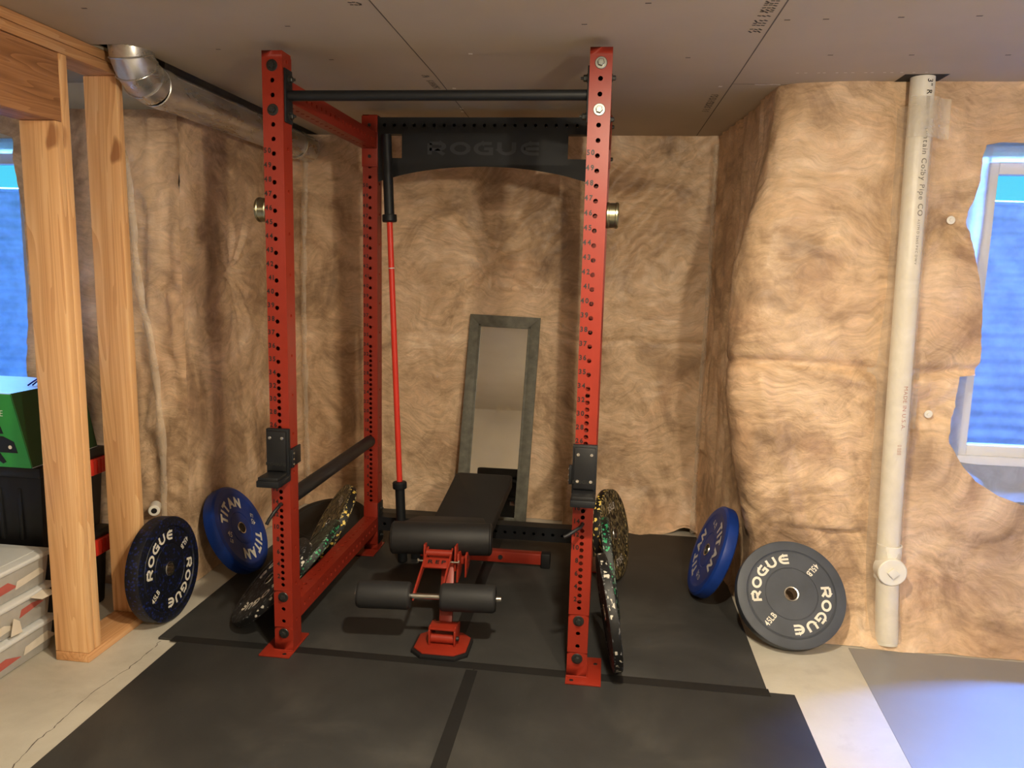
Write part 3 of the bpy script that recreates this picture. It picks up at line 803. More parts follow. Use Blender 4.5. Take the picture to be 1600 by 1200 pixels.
# clear film stretched over the pipe, tucked into the blanket on both sides
f = MB(); rows = []
for k in range(110):
    z = 87.3-k*.79
    row = []
    for i in range(29):
        u = -4.2+8.4*i/28; yp = pipe_y(z); yb = yw_right(0, z)+.8
        c_ = 2.0*2.0-u*u; yt = yp-(math.sqrt(c_) if c_ > 0 else 0)
        w = 1/(1+math.exp((abs(u)-2.3)*3.2)); y = (yp-2.0*math.exp(-(abs(u)/2.6)**4))*w+yb*(1-w)
        row.append((pipe_x(z)+u, min(y, yt if c_ > 0 else 99)-.08+.10*noise.noise(Vector((u*.7, z*.25, 2))), z))
    rows.append(f.vs(row))
for a, b2 in zip(rows[:-1], rows[1:]):
    for i in range(28): f.face([a[i], a[i+1], b2[i+1], b2[i]])
struct('trim_11', f, M['film'], smooth=180)
f = MB(); rows = []
for k in range(9):
    z = 88.4-k*.75
    rows.append(f.vs([(pipe_x(z)-2.1+i*.5, min(yw_right(pipe_x(z), z)-.9, pipe_y(z)-2.15*math.exp(-(abs(i*.5-2.1)/2.5)**4))-.12, z-.012*i) for i in range(14)]))
for a, b2 in zip(rows[:-1], rows[1:]):
    for i in range(13): f.face([a[i], a[i+1], b2[i+1], b2[i]])
tag(build('clear_tape', f, M['tapefilm'], smooth=180), 'square patch of clear tape over the white pipe below the ceiling', 'tape')
def button(x, y, z, lab):
    mb = MB(); mb.lathe([(0, .18), (.25, .2), (.3, .08), (.62, .05), (.66, 0), (0, -.02)], 20, (x, y, z), (0, -1, 0), closed=False)
    return tag(build('insulation_fastener', mb, M['pvc'], origin=(x, y, z)), lab, 'fastener', 'plastic cap fasteners')
button(102.5, yw_right(102.5, 70.3)+.7, 70.3, 'round plastic cap fastener left of the right window, upper one')
button(102.3, yw_right(102.3, 38.5)+.7, 38.5, 'round plastic cap fastener left of the right window, lower one')
t = thing('pipe_stub', 'short white pipe stub poking out between stud and blue speckled plate', 'pipe', (-32.4, 18, 15.8))
d = MB(); d.lathe([(0, 0), (.9, 0), (1.0, .12), (1.0, 3), (0, 3)], 24, (-31.6, 16.4, 15.8), (-.5, 1, 0), closed=False); build('stub_body', d, M['pvc'], t)
d = MB(); d.lathe([(0, -.03), (.5, -.03), (.5, 0)], 24, (-31.6, 16.4, 15.8), (-.5, 1, 0), closed=False); build('stub_label', d, M['ink'], t)

# ================================================================== POWER RACK
RK = (23, 22.5, 0)
rack = thing('power_rack', 'red and black steel power rack standing on the black mats', 'power rack', RK)
H_ALL = [85, 83, 81, 79, 77, 75]+[43+2*(n-35) for n in range(50, 34, -1)]+[7+n for n in range(34, 0, -1)]+[6, 4, 2, 0]
ZB = 3.2
def upright(x, y, front_bolts=True, rear=False):
    mb = MB(); z0, z1 = .3, 90.2; w = 3.0; h = z1-z0
    hs = [(1.5, q+ZB-z0) for q in H_ALL]; side = [(1.5, q-z0) for q in range(5, 90, 6)]
    x0, x1, y0, y1 = x-1.5, x+1.5, y, y+3; r = .33; B = .14
    mb.wallface((x0, y0, z0), (1, 0, 0), (0, 0, 1), w, h, hs, r)
    mb.wallface((x1, y1, z0), (-1, 0, 0), (0, 0, 1), w, h, hs, r)
    mb.wallface((x1, y0, z0), (0, 1, 0), (0, 0, 1), w, h, side, .28)
    mb.wallface((x0, y1, z0), (0, -1, 0), (0, 0, 1), w, h, side, .28)
    mb.box(x0+.01, x1-.01, y0+.01, y1-.01, z1-.12, z1)
    bmesh.ops.remove_doubles(mb.bm, verts=mb.bm.verts[:], dist=.0005)
    up = build('upright', mb, M['red'], rack, recalc=False, smooth=30)
    # laser numbers beside the holes
    tx = MB()
    for n in list(range(50, 34, -1))+list(range(34, 0, -2)):
        zc = (43+2*(n-35) if n >= 35 else 7+n)+ZB
        put_text(tx, str(n), fr((x-.40, y, zc+.10), (1, 0, 0), (0, 0, 1)), .98, .034, .92, .2, 'R', thick=.02)
    build('hole_numbers', tx, M['ink'], up, recalc=False, smooth=0)
    return up
def bolt(parent, p, ax, r=.8, m='bolt'):
    mb = MB(); mb.lathe([(0, .12), (r*.92, .12), (r, .04), (r, 0), (0, 0)], 28, p, ax, closed=False)
    a = Vector(ax).normalized(); mb.lathe([(0, .52), (r*.5, .52), (r*.6, .42), (r*.6, .1), (0, .1)], 6, p, ax, closed=False)
    mb.lathe([(0, .56), (r*.3, .56), (r*.34, .5)], 16, p, ax, closed=False)
    return build('bolt', mb, M[m], parent, smooth=25)
for x in (0, 46):
    up = upright(x, 0)
    for q in (85, 79, 6, 0): bolt(up, (x, 0, q+ZB), (0, -1, 0), .82, 'zinc' if (q > 50 and x) else 'bolt')
    # base flange
    fx0, fx1 = ((-3.4, 1.6) if x == 0 else (44.4, 49.7))
    mb = MB(); mb.box(fx0, fx1, -1.9, 6.2, 0.03, .33, .08); bp = build('base_plate', mb, M['red'], rack)
    mb = MB()
    for hx, hy in ((fx0+.9, 3.0), (fx0+(3.9 if x == 0 else .9), -1.1), (fx1-.9, 4.2)): mb.lathe([(0, .02), (.3, .02), (.32, 0)], 16, (hx, hy, .33), (0, 0, 1), closed=False)
    build_each('bolt_hole', mb, M['ink'], bp)
    mb = MB(); mb.tube([(x-1.5, -.1, .4), (x+1.5, -.1, .4)], .13, 8); mb.tube([(x+(1.6 if x else -1.6), 0, .4), (x+(1.6 if x else -1.6), 3, .4)], .13, 8); build_each('weld_bead', mb, M['red'], bp)
for x in (0, 46):
    up = upright(x, 44.4)
    for q in (85, 79): bolt(up, (x, 44.4, q+ZB), (0, -1, 0), .6)
    sx = -1 if x == 0 else 1
    for q in (85, 79, 6, 0): bolt(up, (x+1.5*sx, 45.9, q+ZB), (sx, 0, 0), .6)
    mb = MB(); mb.box(x-3.5 if x == 0 else x-1.6, x+1.6 if x == 0 else x+3.5, 41, 49.2, .03, .33, .08); build('base_plate', mb, M['red'], rack)
for x in (0, 46):
    sx = -1 if x == 0 else 1
    for z in (70.5, 88): 
        up = [o for o in rack.children if o.name.startswith('upright')][0 if x == 0 else 1]
    for z in (86.6, 81.2): bolt(up, (x+1.5*sx, 1.5, z), (sx, 0, 0), .55)
# side crossmembers (red), lower pair and upper pair
def xmember_y(x, zc, flange=True):
    mb = MB(); y0, y1 = 3.25, 44.15; L = y1-y0; hs = [(1.5, 1.5+2*i) for i in range(20)]
    a, b_ = x-1.5, x+1.5; z0, z1 = zc-1.5, zc+1.5
    mb.wallface((a, y0, z1), (1, 0, 0), (0, 1, 0), 3, L, hs, .33)
    mb.wallface((b_, y0, z0), (-1, 0, 0), (0, 1, 0), 3, L, hs, .33)
    mb.wallface((b_, y0, z1), (0, 0, -1), (0, 1, 0), 3, L, hs, .33)
    mb.wallface((a, y0, z0), (0, 0, 1), (0, 1, 0), 3, L, hs, .33)
    bmesh.ops.remove_doubles(mb.bm, verts=mb.bm.verts[:], dist=.0005)
    o = build('crossmember', mb, M['red'], rack, recalc=False, smooth=30)
    for y in (3.0, 44.15):
        f = MB(); f.box(x-1.5, x+1.5, y, y+.25, zc-4.6, zc+4.6, .05); build('end_flange', f, M['red'], o)
    return o
for x in (0, 46):
    xmember_y(x, 6.2)
    xmember_y(x, 85.2)
    # wrap-round gusset seen on the front of the rear upright
    f = MB(); f.box(x-1.62, x+1.62, 44.22, 44.38, 80.2, 90.0, .03); build('rear_gusset', f, M['red'], rack)
# rear crossmembers (black)
def xmember_x(zc, dn=4.5, up=4.4):
    mb = MB(); x0, x1 = 1.75, 44.25; L = x1-x0; hs = [(1.5, 1.25+2*i) for i in range(21)]
    y0, y1 = 44.4, 47.4; z0, z1 = zc-1.5, zc+1.5
    mb.wallface((x0, y0, z1), (0, 0, -1), (1, 0, 0), 3, L, hs, .33)
    mb.wallface((x0, y1, z0), (0, 0, 1), (1, 0, 0), 3, L, hs, .33)
    mb.wallface((x0, y1, z1), (0, -1, 0), (1, 0, 0), 3, L, [], .33)
    mb.wallface((x0, y0, z0), (0, 1, 0), (1, 0, 0), 3, L, [], .33)
    o = build('crossmember', mb, M['black'], rack, recalc=False, smooth=30)
    for x in (1.5, 44.25):
        f = MB(); f.box(x, x+.25, 44.4, 47.4, zc-dn, zc+up, .05); build('end_flange', f, M['black'], o)
        bolt(o, (x+.25 if x < 20 else x, 45.9, zc+(3 if up > 3 else 0)), ((1 if x < 20 else -1), 0, 0), .5); bolt(o, (x+.25 if x < 20 else x, 45.9, zc-(3 if up > 3 else 5)), ((1 if x < 20 else -1), 0, 0), .5)
    return o
xmember_x(6.2)
topx = xmember_x(88.2, 6.2, 1.8)
# logo panel: outer outline with arched lower edge, two square windows near the ends
bm = bmesh.new()
def arcz(x): 
    t = (x-23)/20.5; return 80.4-2.6*t*t-.25*t**6
xs = [1.8, 2.4]+[3.0]+[6.6]+[8+i*1.5 for i in range(21)]+[39.4, 43.0, 43.6, 44.2]
xs = sorted(set(xs))
mb = MB()
for a, b_ in zip(xs[:-1], xs[1:]):
    ranges = [(None, 86.8)]
    if (a >= 3.0 and b_ <= 6.61) or (a >= 39.4 and b_ <= 43.01):
        ranges = [(None, 81.9), (86.5, 86.8)]
    for lo, hi in ranges:
        l0 = arcz(a) if lo is None else lo; l1 = arcz(b_) if lo is None else lo
        mb.prism([(a, 44.12, l0), (b_, 44.12, l1), (b_, 44.12, hi), (a, 44.12, hi)], (0, .24, 0))
panel = build('logo_panel', mb, M['black'], rack, smooth=0)
tx = MB(); put_text(tx, 'ROGUE', fr((23.0, 44.1, 82.6), (1, 0, 0), (0, 0, 1)), 2.4, 0, 1.55, .25, 'C', logo=True, thick=.03); build('panel_lettering', tx, M['panel_ink'], panel, recalc=False, smooth=0)
# pull-up bar
mb = MB(); mb.tube([(1.8, 1.5, 84.4), (44.2, 1.5, 84.4)], .72, 24, caps=False); bar = build('pull_up_bar', mb, M['black'], rack)
for x in (1.5, 44.25):
    f = MB(); f.box(x, x+.28, .35, 2.9, 80.6, 88.0, .1); pl = build('bar_bracket', f, M['black'], bar)
    for z in (86.6, 81.6):
        s_ = 1 if x < 20 else -1; px = x+.28 if x < 20 else x
        n = MB(); n.lathe([(.0, .1), (.6, .1), (.6, 0)], 20, (px, 1.6, z), (s_, 0, 0), closed=False); n.lathe([(0, .6), (.4, .6), (.46, .5), (.46, .1)], 6, (px, 1.6, z), (s_, 0, 0), closed=False); n.tube([(px, 1.6, z), (px+.95*s_, 1.6, z)], .2, 10); build('bracket_bolt', n, M['bolt'], pl, smooth=25)
# pin-pipe safeties
for x, s_ in ((0, 1), (46, -1)):
    t = thing('safety_bar', ('black round safety bar running back from the left front upright' if x == 0 else 'black round safety bar running back from the right front upright'), 'safety bar', (x, 22, 24.3), 'pin and pipe safeties')
    mb = MB(); mb.tube([(x, 3.15, 24.3), (x, 43.6, 24.3), (x, 44.1, 24.3)], 1.2, 28, r_list=[1.2, 1.2, 1.05]); build('pipe', mb, M['black'], t)
    mb = MB()
    if x == 0: mb.tube([(x, 3.3, 24.3), (x, -.5, 24.3), (x+.1, -1.1, 24.2), (x-.25, -2.0, 23.6), (x-.8, -2.6, 22.6), (x-1.1, -2.8, 21.9)], .27, 12)
    else: mb.tube([(x, 3.3, 24.3), (x, -.5, 24.3), (x-.2, -1.2, 24.2), (x-.9, -2.0, 23.9), (x-1.9, -2.5, 23.3), (x-2.5, -2.6, 23.0)], .25, 12)
    build('pin_handle', mb, M['dark'], t)
# J-cups
for x, s_ in ((0, 1), (46, -1)):
    t = thing('j_cup', ('black bar hook on the left front upright, ledge poking left' if x == 0 else 'black bar hook on the right front upright'), 'bar hook', (x, 0, 29), 'bar hooks on the front uprights')
    mb = MB(); mb.box(x-1.75, x+1.75, -.95, -.1, 29.0, 36.2, .1); 
    mb.box(x-1.75, x+1.75, -4.6, -.1, 28.1, 29.1, .15); build('hook_body', mb, M['black'], t)
    mb = MB(); mb.box(x-1.5, x+1.5, -1.45, -.9, 29.9, 35.9, .1); build('face_pad', mb, M['dark'], t)
    mb = MB(); mb.box(x-1.55, x+1.55, -4.4, -.95, 29.05, 29.6, .08); build('shelf_pad', mb, M['dark'], t)
    mb = MB()
    for dx in (-.95, .95):
        for zz in ((34.9,) if x == 0 else (34.9, 31.0)): mb.lathe([(0, .03), (.22, .05), (.26, 0)], 14, (x+dx, -1.45, zz), (0, -1, 0), closed=False)
    build_each('pad_screw', mb, M['steel'], t)
    mb = MB(); xx = x+1.52*s_; mb.box(min(xx, xx+.3*s_), max(xx, xx+.3*s_), -.5, 3.5, 30.2, 33.0, .08); mb.box(min(xx, xx+.7*s_), max(xx, xx+.7*s_), -.4, .2, 30.2, 33, .05); build('side_lug', mb, M['black'], t)
    mb = MB()
    for zz in (30.7, 31.5, 32.4): mb.lathe([(0, .1), (.18, .1), (.2, 0)], 10, (xx+.7*s_, -.1, zz), (s_, 0, 0), closed=False)
    build_each('lug_screw', mb, M['steel'], t)
    mb = MB(); put_text(mb, 'ROGUE', fr((x, -1.46, 30.7), (1, 0, 0), (0, 0, 1)), .5, 0, 1.1, .2, 'C', logo=True, thick=.012); build('pad_lettering', mb, M['bolt'], t, recalc=False, smooth=0)
# metal collars stuck to the outer faces
for x, s_ in ((-1.5, -1), (47.5, 1)):
    mb = MB(); mb.lathe([(0, .05), (1.2, .05), (1.2, .0), (1.7, .0), (1.8, .12), (1.8, .35), (1.72, .42), (1.72, 1.2), (1.8, 1.3), (1.8, 1.55), (1.65, 1.7), (1.0, 1.7), (1.0, 1.4), (0, 1.4)], 40, (x+.02*s_, 1.5, 68.4), (s_, 0, 0), closed=False)
    tag(build('barbell_collar', mb, M['brass'], origin=(x, 1.5, 68.4)), 'round bronze-coloured metal collar on the outer side of the ' + ('left' if s_ < 0 else 'right') + ' front upright', 'collar', 'bronze collars')

# ================================================================== BARBELL
A = Vector((8.3, 39.6, .1)); Bv = Vector((3.9, 42.6, 86.2)); ax = (Bv-A).normalized()
t = thing('barbell', 'red-shafted barbell with black sleeves standing in the rack corner', 'barbell', tuple(A))
L = (Bv-A).length
mb = MB(); mb.lathe([(0, 16.8), (.58, 16.8), (.58, L-16.8), (0, L-16.8)], 24, A, ax, closed=False); build('shaft', mb, M['red_latch'], t)
for k in (0, 1):
    o0 = A if k == 0 else Bv; a2 = ax if k == 0 else -ax
    mb = MB(); mb.lathe([(0, 0), (.85, 0), (.98, .12), (.98, 15.5), (0, 15.5)], 28, o0, a2, closed=False); mb.lathe([(.9, 15.4), (1.4, 15.5), (1.45, 15.7), (1.45, 16.7), (1.3, 16.9), (.62, 17.0), (.62, 15.4)], 28, o0, a2); build('sleeve', mb, M['black'], t)
mb = MB(); mb.lathe([(.60, 0), (.61, .1), (.60, .2)], 20, A+ax*60.2, ax); build('knurl_ring', mb, M['grey_ink'], t)

# ================================================================== BENCH
BX = 23.0
t = thing('weight_bench', 'black padded flat bench with red leg frame in the middle of the rack', 'bench', (BX, 28, 0))
yaw = Matrix.Rotation(math.radians(7), 4, 'Z')
mb = MB()   # back pad with rounded rear corners
y0, y1 = 24.0, 52.0; z0, z1 = 13.4, 16.5
pts = []
def padpt(sx_, yy, up): 
    w = 5.7+.5*(yy-y0)/(y1-y0); zc = z0+(z1-z0)*(yy-y0)/(y1-y0)
    return (BX+.3*(yy-y0)/28+sx_*w, yy, zc+up)
outl = [(-1, y0), (1, y0)]+[(1-.15*(1-math.cos(a)), y1-1.2+1.2*math.sin(a)) for a in [i*PI/2/5 for i in range(6)]]+[(-1+.15*(1-math.cos(a)), y1-1.2+1.2*math.sin(a)) for a in [PI/2-i*PI/2/5 for i in range(6)]]
mb.prism([padpt(a, q, -2.3) for a, q in outl], (0, 0, 2.3), .35); build('back_pad', mb, M['leather'], t)
mb = MB(); mb.prism([(BX-5.0, 24.5, 10.4), (BX+5.0, 24.5, 10.4), (BX+5.2, 51, 13.1), (BX-5.0, 51, 13.1)], (0, 0, .8)); build('pad_board', mb, M['dark'], t)
def yv(v, c=(21.4, 17)):
    v = Vector((v[0]-c[0], v[1]-c[1], v[2])); v = yaw @ v; return Vector((v.x+c[0], v.y+c[1], v.z))
mb = MB()   # front roll: rounded-end cylinder
mb.lathe([(0, -8.8), (2.3, -8.8), (2.65, -8.6), (2.8, -8.2), (2.8, 8.2), (2.65, 8.6), (2.3, 8.8), (0, 8.8)], 48, (21.4, 17.2, 14.1), yaw @ Vector((1, 0, 0)), closed=False)
seat = build('seat_roll', mb, M['leather'], t)
mb = MB(); mb.prism([yv(p) for p in [(13.8, 17.5, 14.6), (29.2, 17.2, 14.6), (28.6, 23.2, 13.9), (16.6, 23.6, 13.9)]], (0, 0, 2.2), .5); build('seat_pad', mb, M['leather'], t)
mb = MB()
for q in (-8.35, 8.35): mb.lathe([(2.8, -.06), (2.86, 0), (2.8, .06)], 48, Vector((21.4, 17.2, 14.1))+(yaw @ Vector((q, 0, 0))), yaw @ Vector((1, 0, 0)))
build_each('piping', mb, M['dark'], seat)
# leg rollers on their rod
rc = Vector((21.6, 5.6, 8.6)); rx = (Matrix.Rotation(math.radians(5), 4, 'Z') @ Vector((1, 0, 0)))
mb = MB(); mb.lathe([(0, -11.4), (.45, -11.4), (.45, 11.9), (0, 11.9)], 20, rc, rx, closed=False); rod = build('roller_rod', mb, M['steel'], t)
for a, b_ in ((-11.1, -2.6), (2.2, 11.0)):
    mb = MB(); mb.lathe([(.5, a), (1.9, a), (2.15, a+.25), (2.2, a+.5), (2.2, b_-.5), (2.15, b_-.25), (1.9, b_), (.5, b_)], 40, rc, rx); rl = build('foam_roller', mb, M['foam'], t)
    e = a-.05 if a < 0 else b_+.05; s_ = -1 if a < 0 else 1
    mb = MB(); mb.lathe([(0, e+.1*s_), (1.7, e+.05*s_), (1.95, e), (1.9, e-.1*s_)], 32, rc, rx, closed=False); build('roller_cap', mb, M['dark'], rl)
    mb = MB(); mb.lathe([(0, e+.5*s_), (.25, e+.45*s_), (.4, e+.1*s_)], 12, rc, rx, closed=False); build('end_bolt', mb, M['steel'], rl)
# red swing arm
mb = MB()
for q in (-2.35, 2.05):
    a = rc+rx*q; b_ = Vector((21.9+q*.95, 13.4, 12.9))
    up = Vector((0, .45, .9)).normalized()
    mb.prism([a-up*.75, a+up*.55, b_+up*1.0, b_-up*1.0], rx*.3, .05)
a0 = Vector((19.8, 10.2, 11.6)); a1 = Vector((24.1, 10.4, 11.6))
mb.prism([a0, a1, a1+Vector((0, 1.7, 1.0)), a0+Vector((0, 1.7, 1.0))], (0, .1, -.25), .03)
arm = build('swing_arm', mb, M['red'], t)
mb = MB(); mb.tube([(19.7, 13.0, 13.0), (24.1, 13.2, 13.0)], .62, 20); build('pivot_tube', mb, M['red'], arm)
mb = MB(); put_text(mb, 'REP', fr((21.95, 10.85, 12.05), (1, .03, 0), (0, .86, .5)), 1.0, .02, 1.5, .25, 'C', thick=.03); build('arm_lettering', mb, M['ink'], arm, recalc=False, smooth=0)
mb = MB(); mb.tube([(18.6, 12.0, 11.9), (25.4, 12.3, 11.9)], .2, 12); mb.lathe([(0, .3), (.4, .25), (.4, 0), (0, 0)], 6, (25.3, 12.3, 11.9), (1, 0, 0), closed=False); mb.lathe([(0, .3), (.4, .25), (.4, 0), (0, 0)], 6, (18.7, 12, 11.9), (-1, 0, 0), closed=False); build('arm_bolt', mb, M['steel'], arm)
# side plates holding the arm, angled ladder plate behind
mb = MB()
for q in (19.2, 24.5): mb.prism([(q, 12.5, 10.2), (q, 15.5, 9.6), (q, 16.2, 14.2), (q, 13.0, 14.4)], (.3, 0, 0), .05)
mb.prism([(24.9, 12.6, 8.2), (24.9, 16.4, 8.8), (24.9, 18.4, 12.6), (24.9, 13.4, 13.0)], (.35, 0, 0), .05)
mb.prism([(26.1, 14.0, 8.6), (26.1, 18.0, 10.2), (26.1, 19.0, 12.8), (26.1, 14.2, 12.6)], (.3, 0, 0), .05)
mb.box(19.6, 26.2, 15.4, 17.6, 10.4, 11.6, .1)
side = build('side_plate', mb, M['red'], t)
mb = MB()
for (yy, zz) in ((14.6, 9.8), (16.2, 10.6), (15.2, 11.8), (17.2, 11.9)): mb.lathe([(0, .05), (.28, .05), (.28, 0)], 14, (26.4, yy, zz), (1, 0, 0), closed=False)
build_each('plate_hole', mb, M['ink'], side)
# front post and folding foot
mb = MB(); mb.prism([(23.2, 7.2, 2.6), (25.4, 7.2, 2.6), (25.2, 8.8, 2.6), (23.2, 8.8, 2.6)], (-.9, 6.0, 8.6), .15); build('front_post', mb, M['red'], t)
mb = MB()
for q in (22.1, 26.2): mb.prism([(q, 4.6, .8), (q, 8.6, .8), (q, 8.9, 3.2), (q, 5.4, 3.9), (q, 4.6, 3.3)], (.28, 0, 0), .05)
mb.box(22.1, 26.48, 4.7, 7.4, 3.4, 3.75, .06); mb.tube([(22.4, 5.6, 1.7), (26.2, 5.6, 1.7)], .75, 20); build('foot_hinge', mb, M['red'], t)
def octo(cx, cy, rx_, ry_, c=.42): return [(cx-rx_*c, cy-ry_), (cx+rx_*c, cy-ry_), (cx+rx_, cy-ry_*c), (cx+rx_, cy+ry_*c), (cx+rx_*c, cy+ry_), (cx-rx_*c, cy+ry_), (cx-rx_, cy+ry_*c), (cx-rx_, cy-ry_*c)]
mb = MB(); mb.prism([(a, b_, .04) for a, b_ in octo(24.2, 5.8, 4.6, 4.2, .6)], (0, 0, .6), .12); ft = build('foot_pad', mb, M['dark'], t)
mb = MB(); mb.prism([(a, b_, .6) for a, b_ in octo(24.2, 5.9, 4.2, 3.8, .6)], (0, 0, .25), .05); build('foot_plate', mb, M['red'], t)
mb = MB(); mb.lathe([(0, .4), (.35, .4), (.4, 0)], 12, (26.5, 5.6, 1.8), (1, 0, 0), closed=False); build('hinge_knob', mb, M['dark'], t)
# spine, rear leg, rear foot
mb = MB(); mb.prism([(22.0, 16.5, 8.6), (24.6, 16.5, 8.6), (24.6, 16.5, 11.2), (22.0, 16.5, 11.2)], (.4, 24.0, -.2), .12); build('spine_beam', mb, M['red'], t)
mb = MB(); mb.prism([(22.3, 40.4, 8.4), (24.9, 40.4, 8.4), (24.9, 40.4, 11), (22.3, 40.4, 11)], (.2, 2.4, 0), .12)
mb.prism([(22.6, 41.8, 2.4), (25.2, 41.8, 2.4), (25.2, 43.8, 2.4), (22.6, 43.8, 2.4)], (0, -1.2, 8.4), .1); build('rear_leg', mb, M['black'], t)
mb = MB(); mb.box(11.5, 37.0, 41.6, 43.6, .6, 2.9, .15); build('rear_foot', mb, M['red'], t)
for a, b_ in ((9.6, 11.6), (36.9, 38.8)):
    mb = MB(); mb.box(a, b_, 41.3, 43.9, .03, 3.1, .2); build('foot_cap', mb, M['dark'], t)
mb = MB()
for (xa, ya) in ((BX-4.2, 44), (BX+4.6, 44), (BX+4.6, 36)): mb.tube([(xa, ya, 13.6), (xa-.6*(1 if xa > BX else -1), ya-1.6, 9.6)], .45, 10)
mb.box(BX-4.6, BX+5.0, 42.0, 43.6, 9.4, 10.6, .1); build('pad_support', mb, M['black'], t)
mb = MB(); mb.lathe([(0, .15), (.45, .15), (.5, 0)], 16, (28.5, 41.55, 1.75), (0, -1, 0), closed=False); build('foot_bolt', mb, M['bolt'], t)

# ================================================================== MIRROR
lean = math.atan2(10.9, 50); R = Matrix.Rotation(math.radians(-1.4)*-1, 3, 'Y') @ Matrix.Rotation(-lean, 3, 'X')
t = thing('leaning_mirror', 'tall mirror in a weathered grey frame leaning on the back wall', 'mirror', (22.9, 62.4, .4), rot=R)
Wf, Hf, B_ = 17.0, 50.4, 2.75
mb = MB()
for (xa, xb, za, zb) in ((-Wf/2, -Wf/2+B_, 0, Hf), (Wf/2-B_, Wf/2, 0, Hf)):
    mb.prism([(xa, 0, za), (xb, 0, za+(B_ if xb < 0 else 0)), (xb, 0, zb-(B_ if xb < 0 else 0)), (xa, 0, zb)] if xb < 0 else [(xa, 0, za+B_), (xb, 0, za), (xb, 0, zb), (xa, 0, zb-B_)], (0, .8, 0), .08)
mb.prism([(-Wf/2, 0, 0), (Wf/2, 0, 0), (Wf/2-B_, 0, B_), (-Wf/2+B_, 0, B_)], (0, .8, 0), .08)
mb.prism([(-Wf/2, 0, Hf), (Wf/2, 0, Hf), (Wf/2-B_, 0, Hf-B_), (-Wf/2+B_, 0, Hf-B_)], (0, .8, 0), .08)
fo = build('mirror_frame', mb, M['frame'], t, local=True)
mb = MB(); q = B_-.5
for (xa, xb, za, zb) in ((-Wf/2+q, -Wf/2+B_+.05, q, Hf-q), (Wf/2-B_-.05, Wf/2-q, q, Hf-q), (-Wf/2+q, Wf/2-q, q, B_+.05), (-Wf/2+q, Wf/2-q, Hf-B_-.05, Hf-q)): mb.box(xa, xb, -.12, .3, za, zb, .05)
build('inner_bead', mb, M['frame'], fo, local=True)
mb = MB(); mb.box(-Wf/2+B_-.1, Wf/2-B_+.1, .3, .5, B_-.1, Hf-B_+.1); build('mirror_pane', mb, M['mirror'], t, local=True, smooth=0)

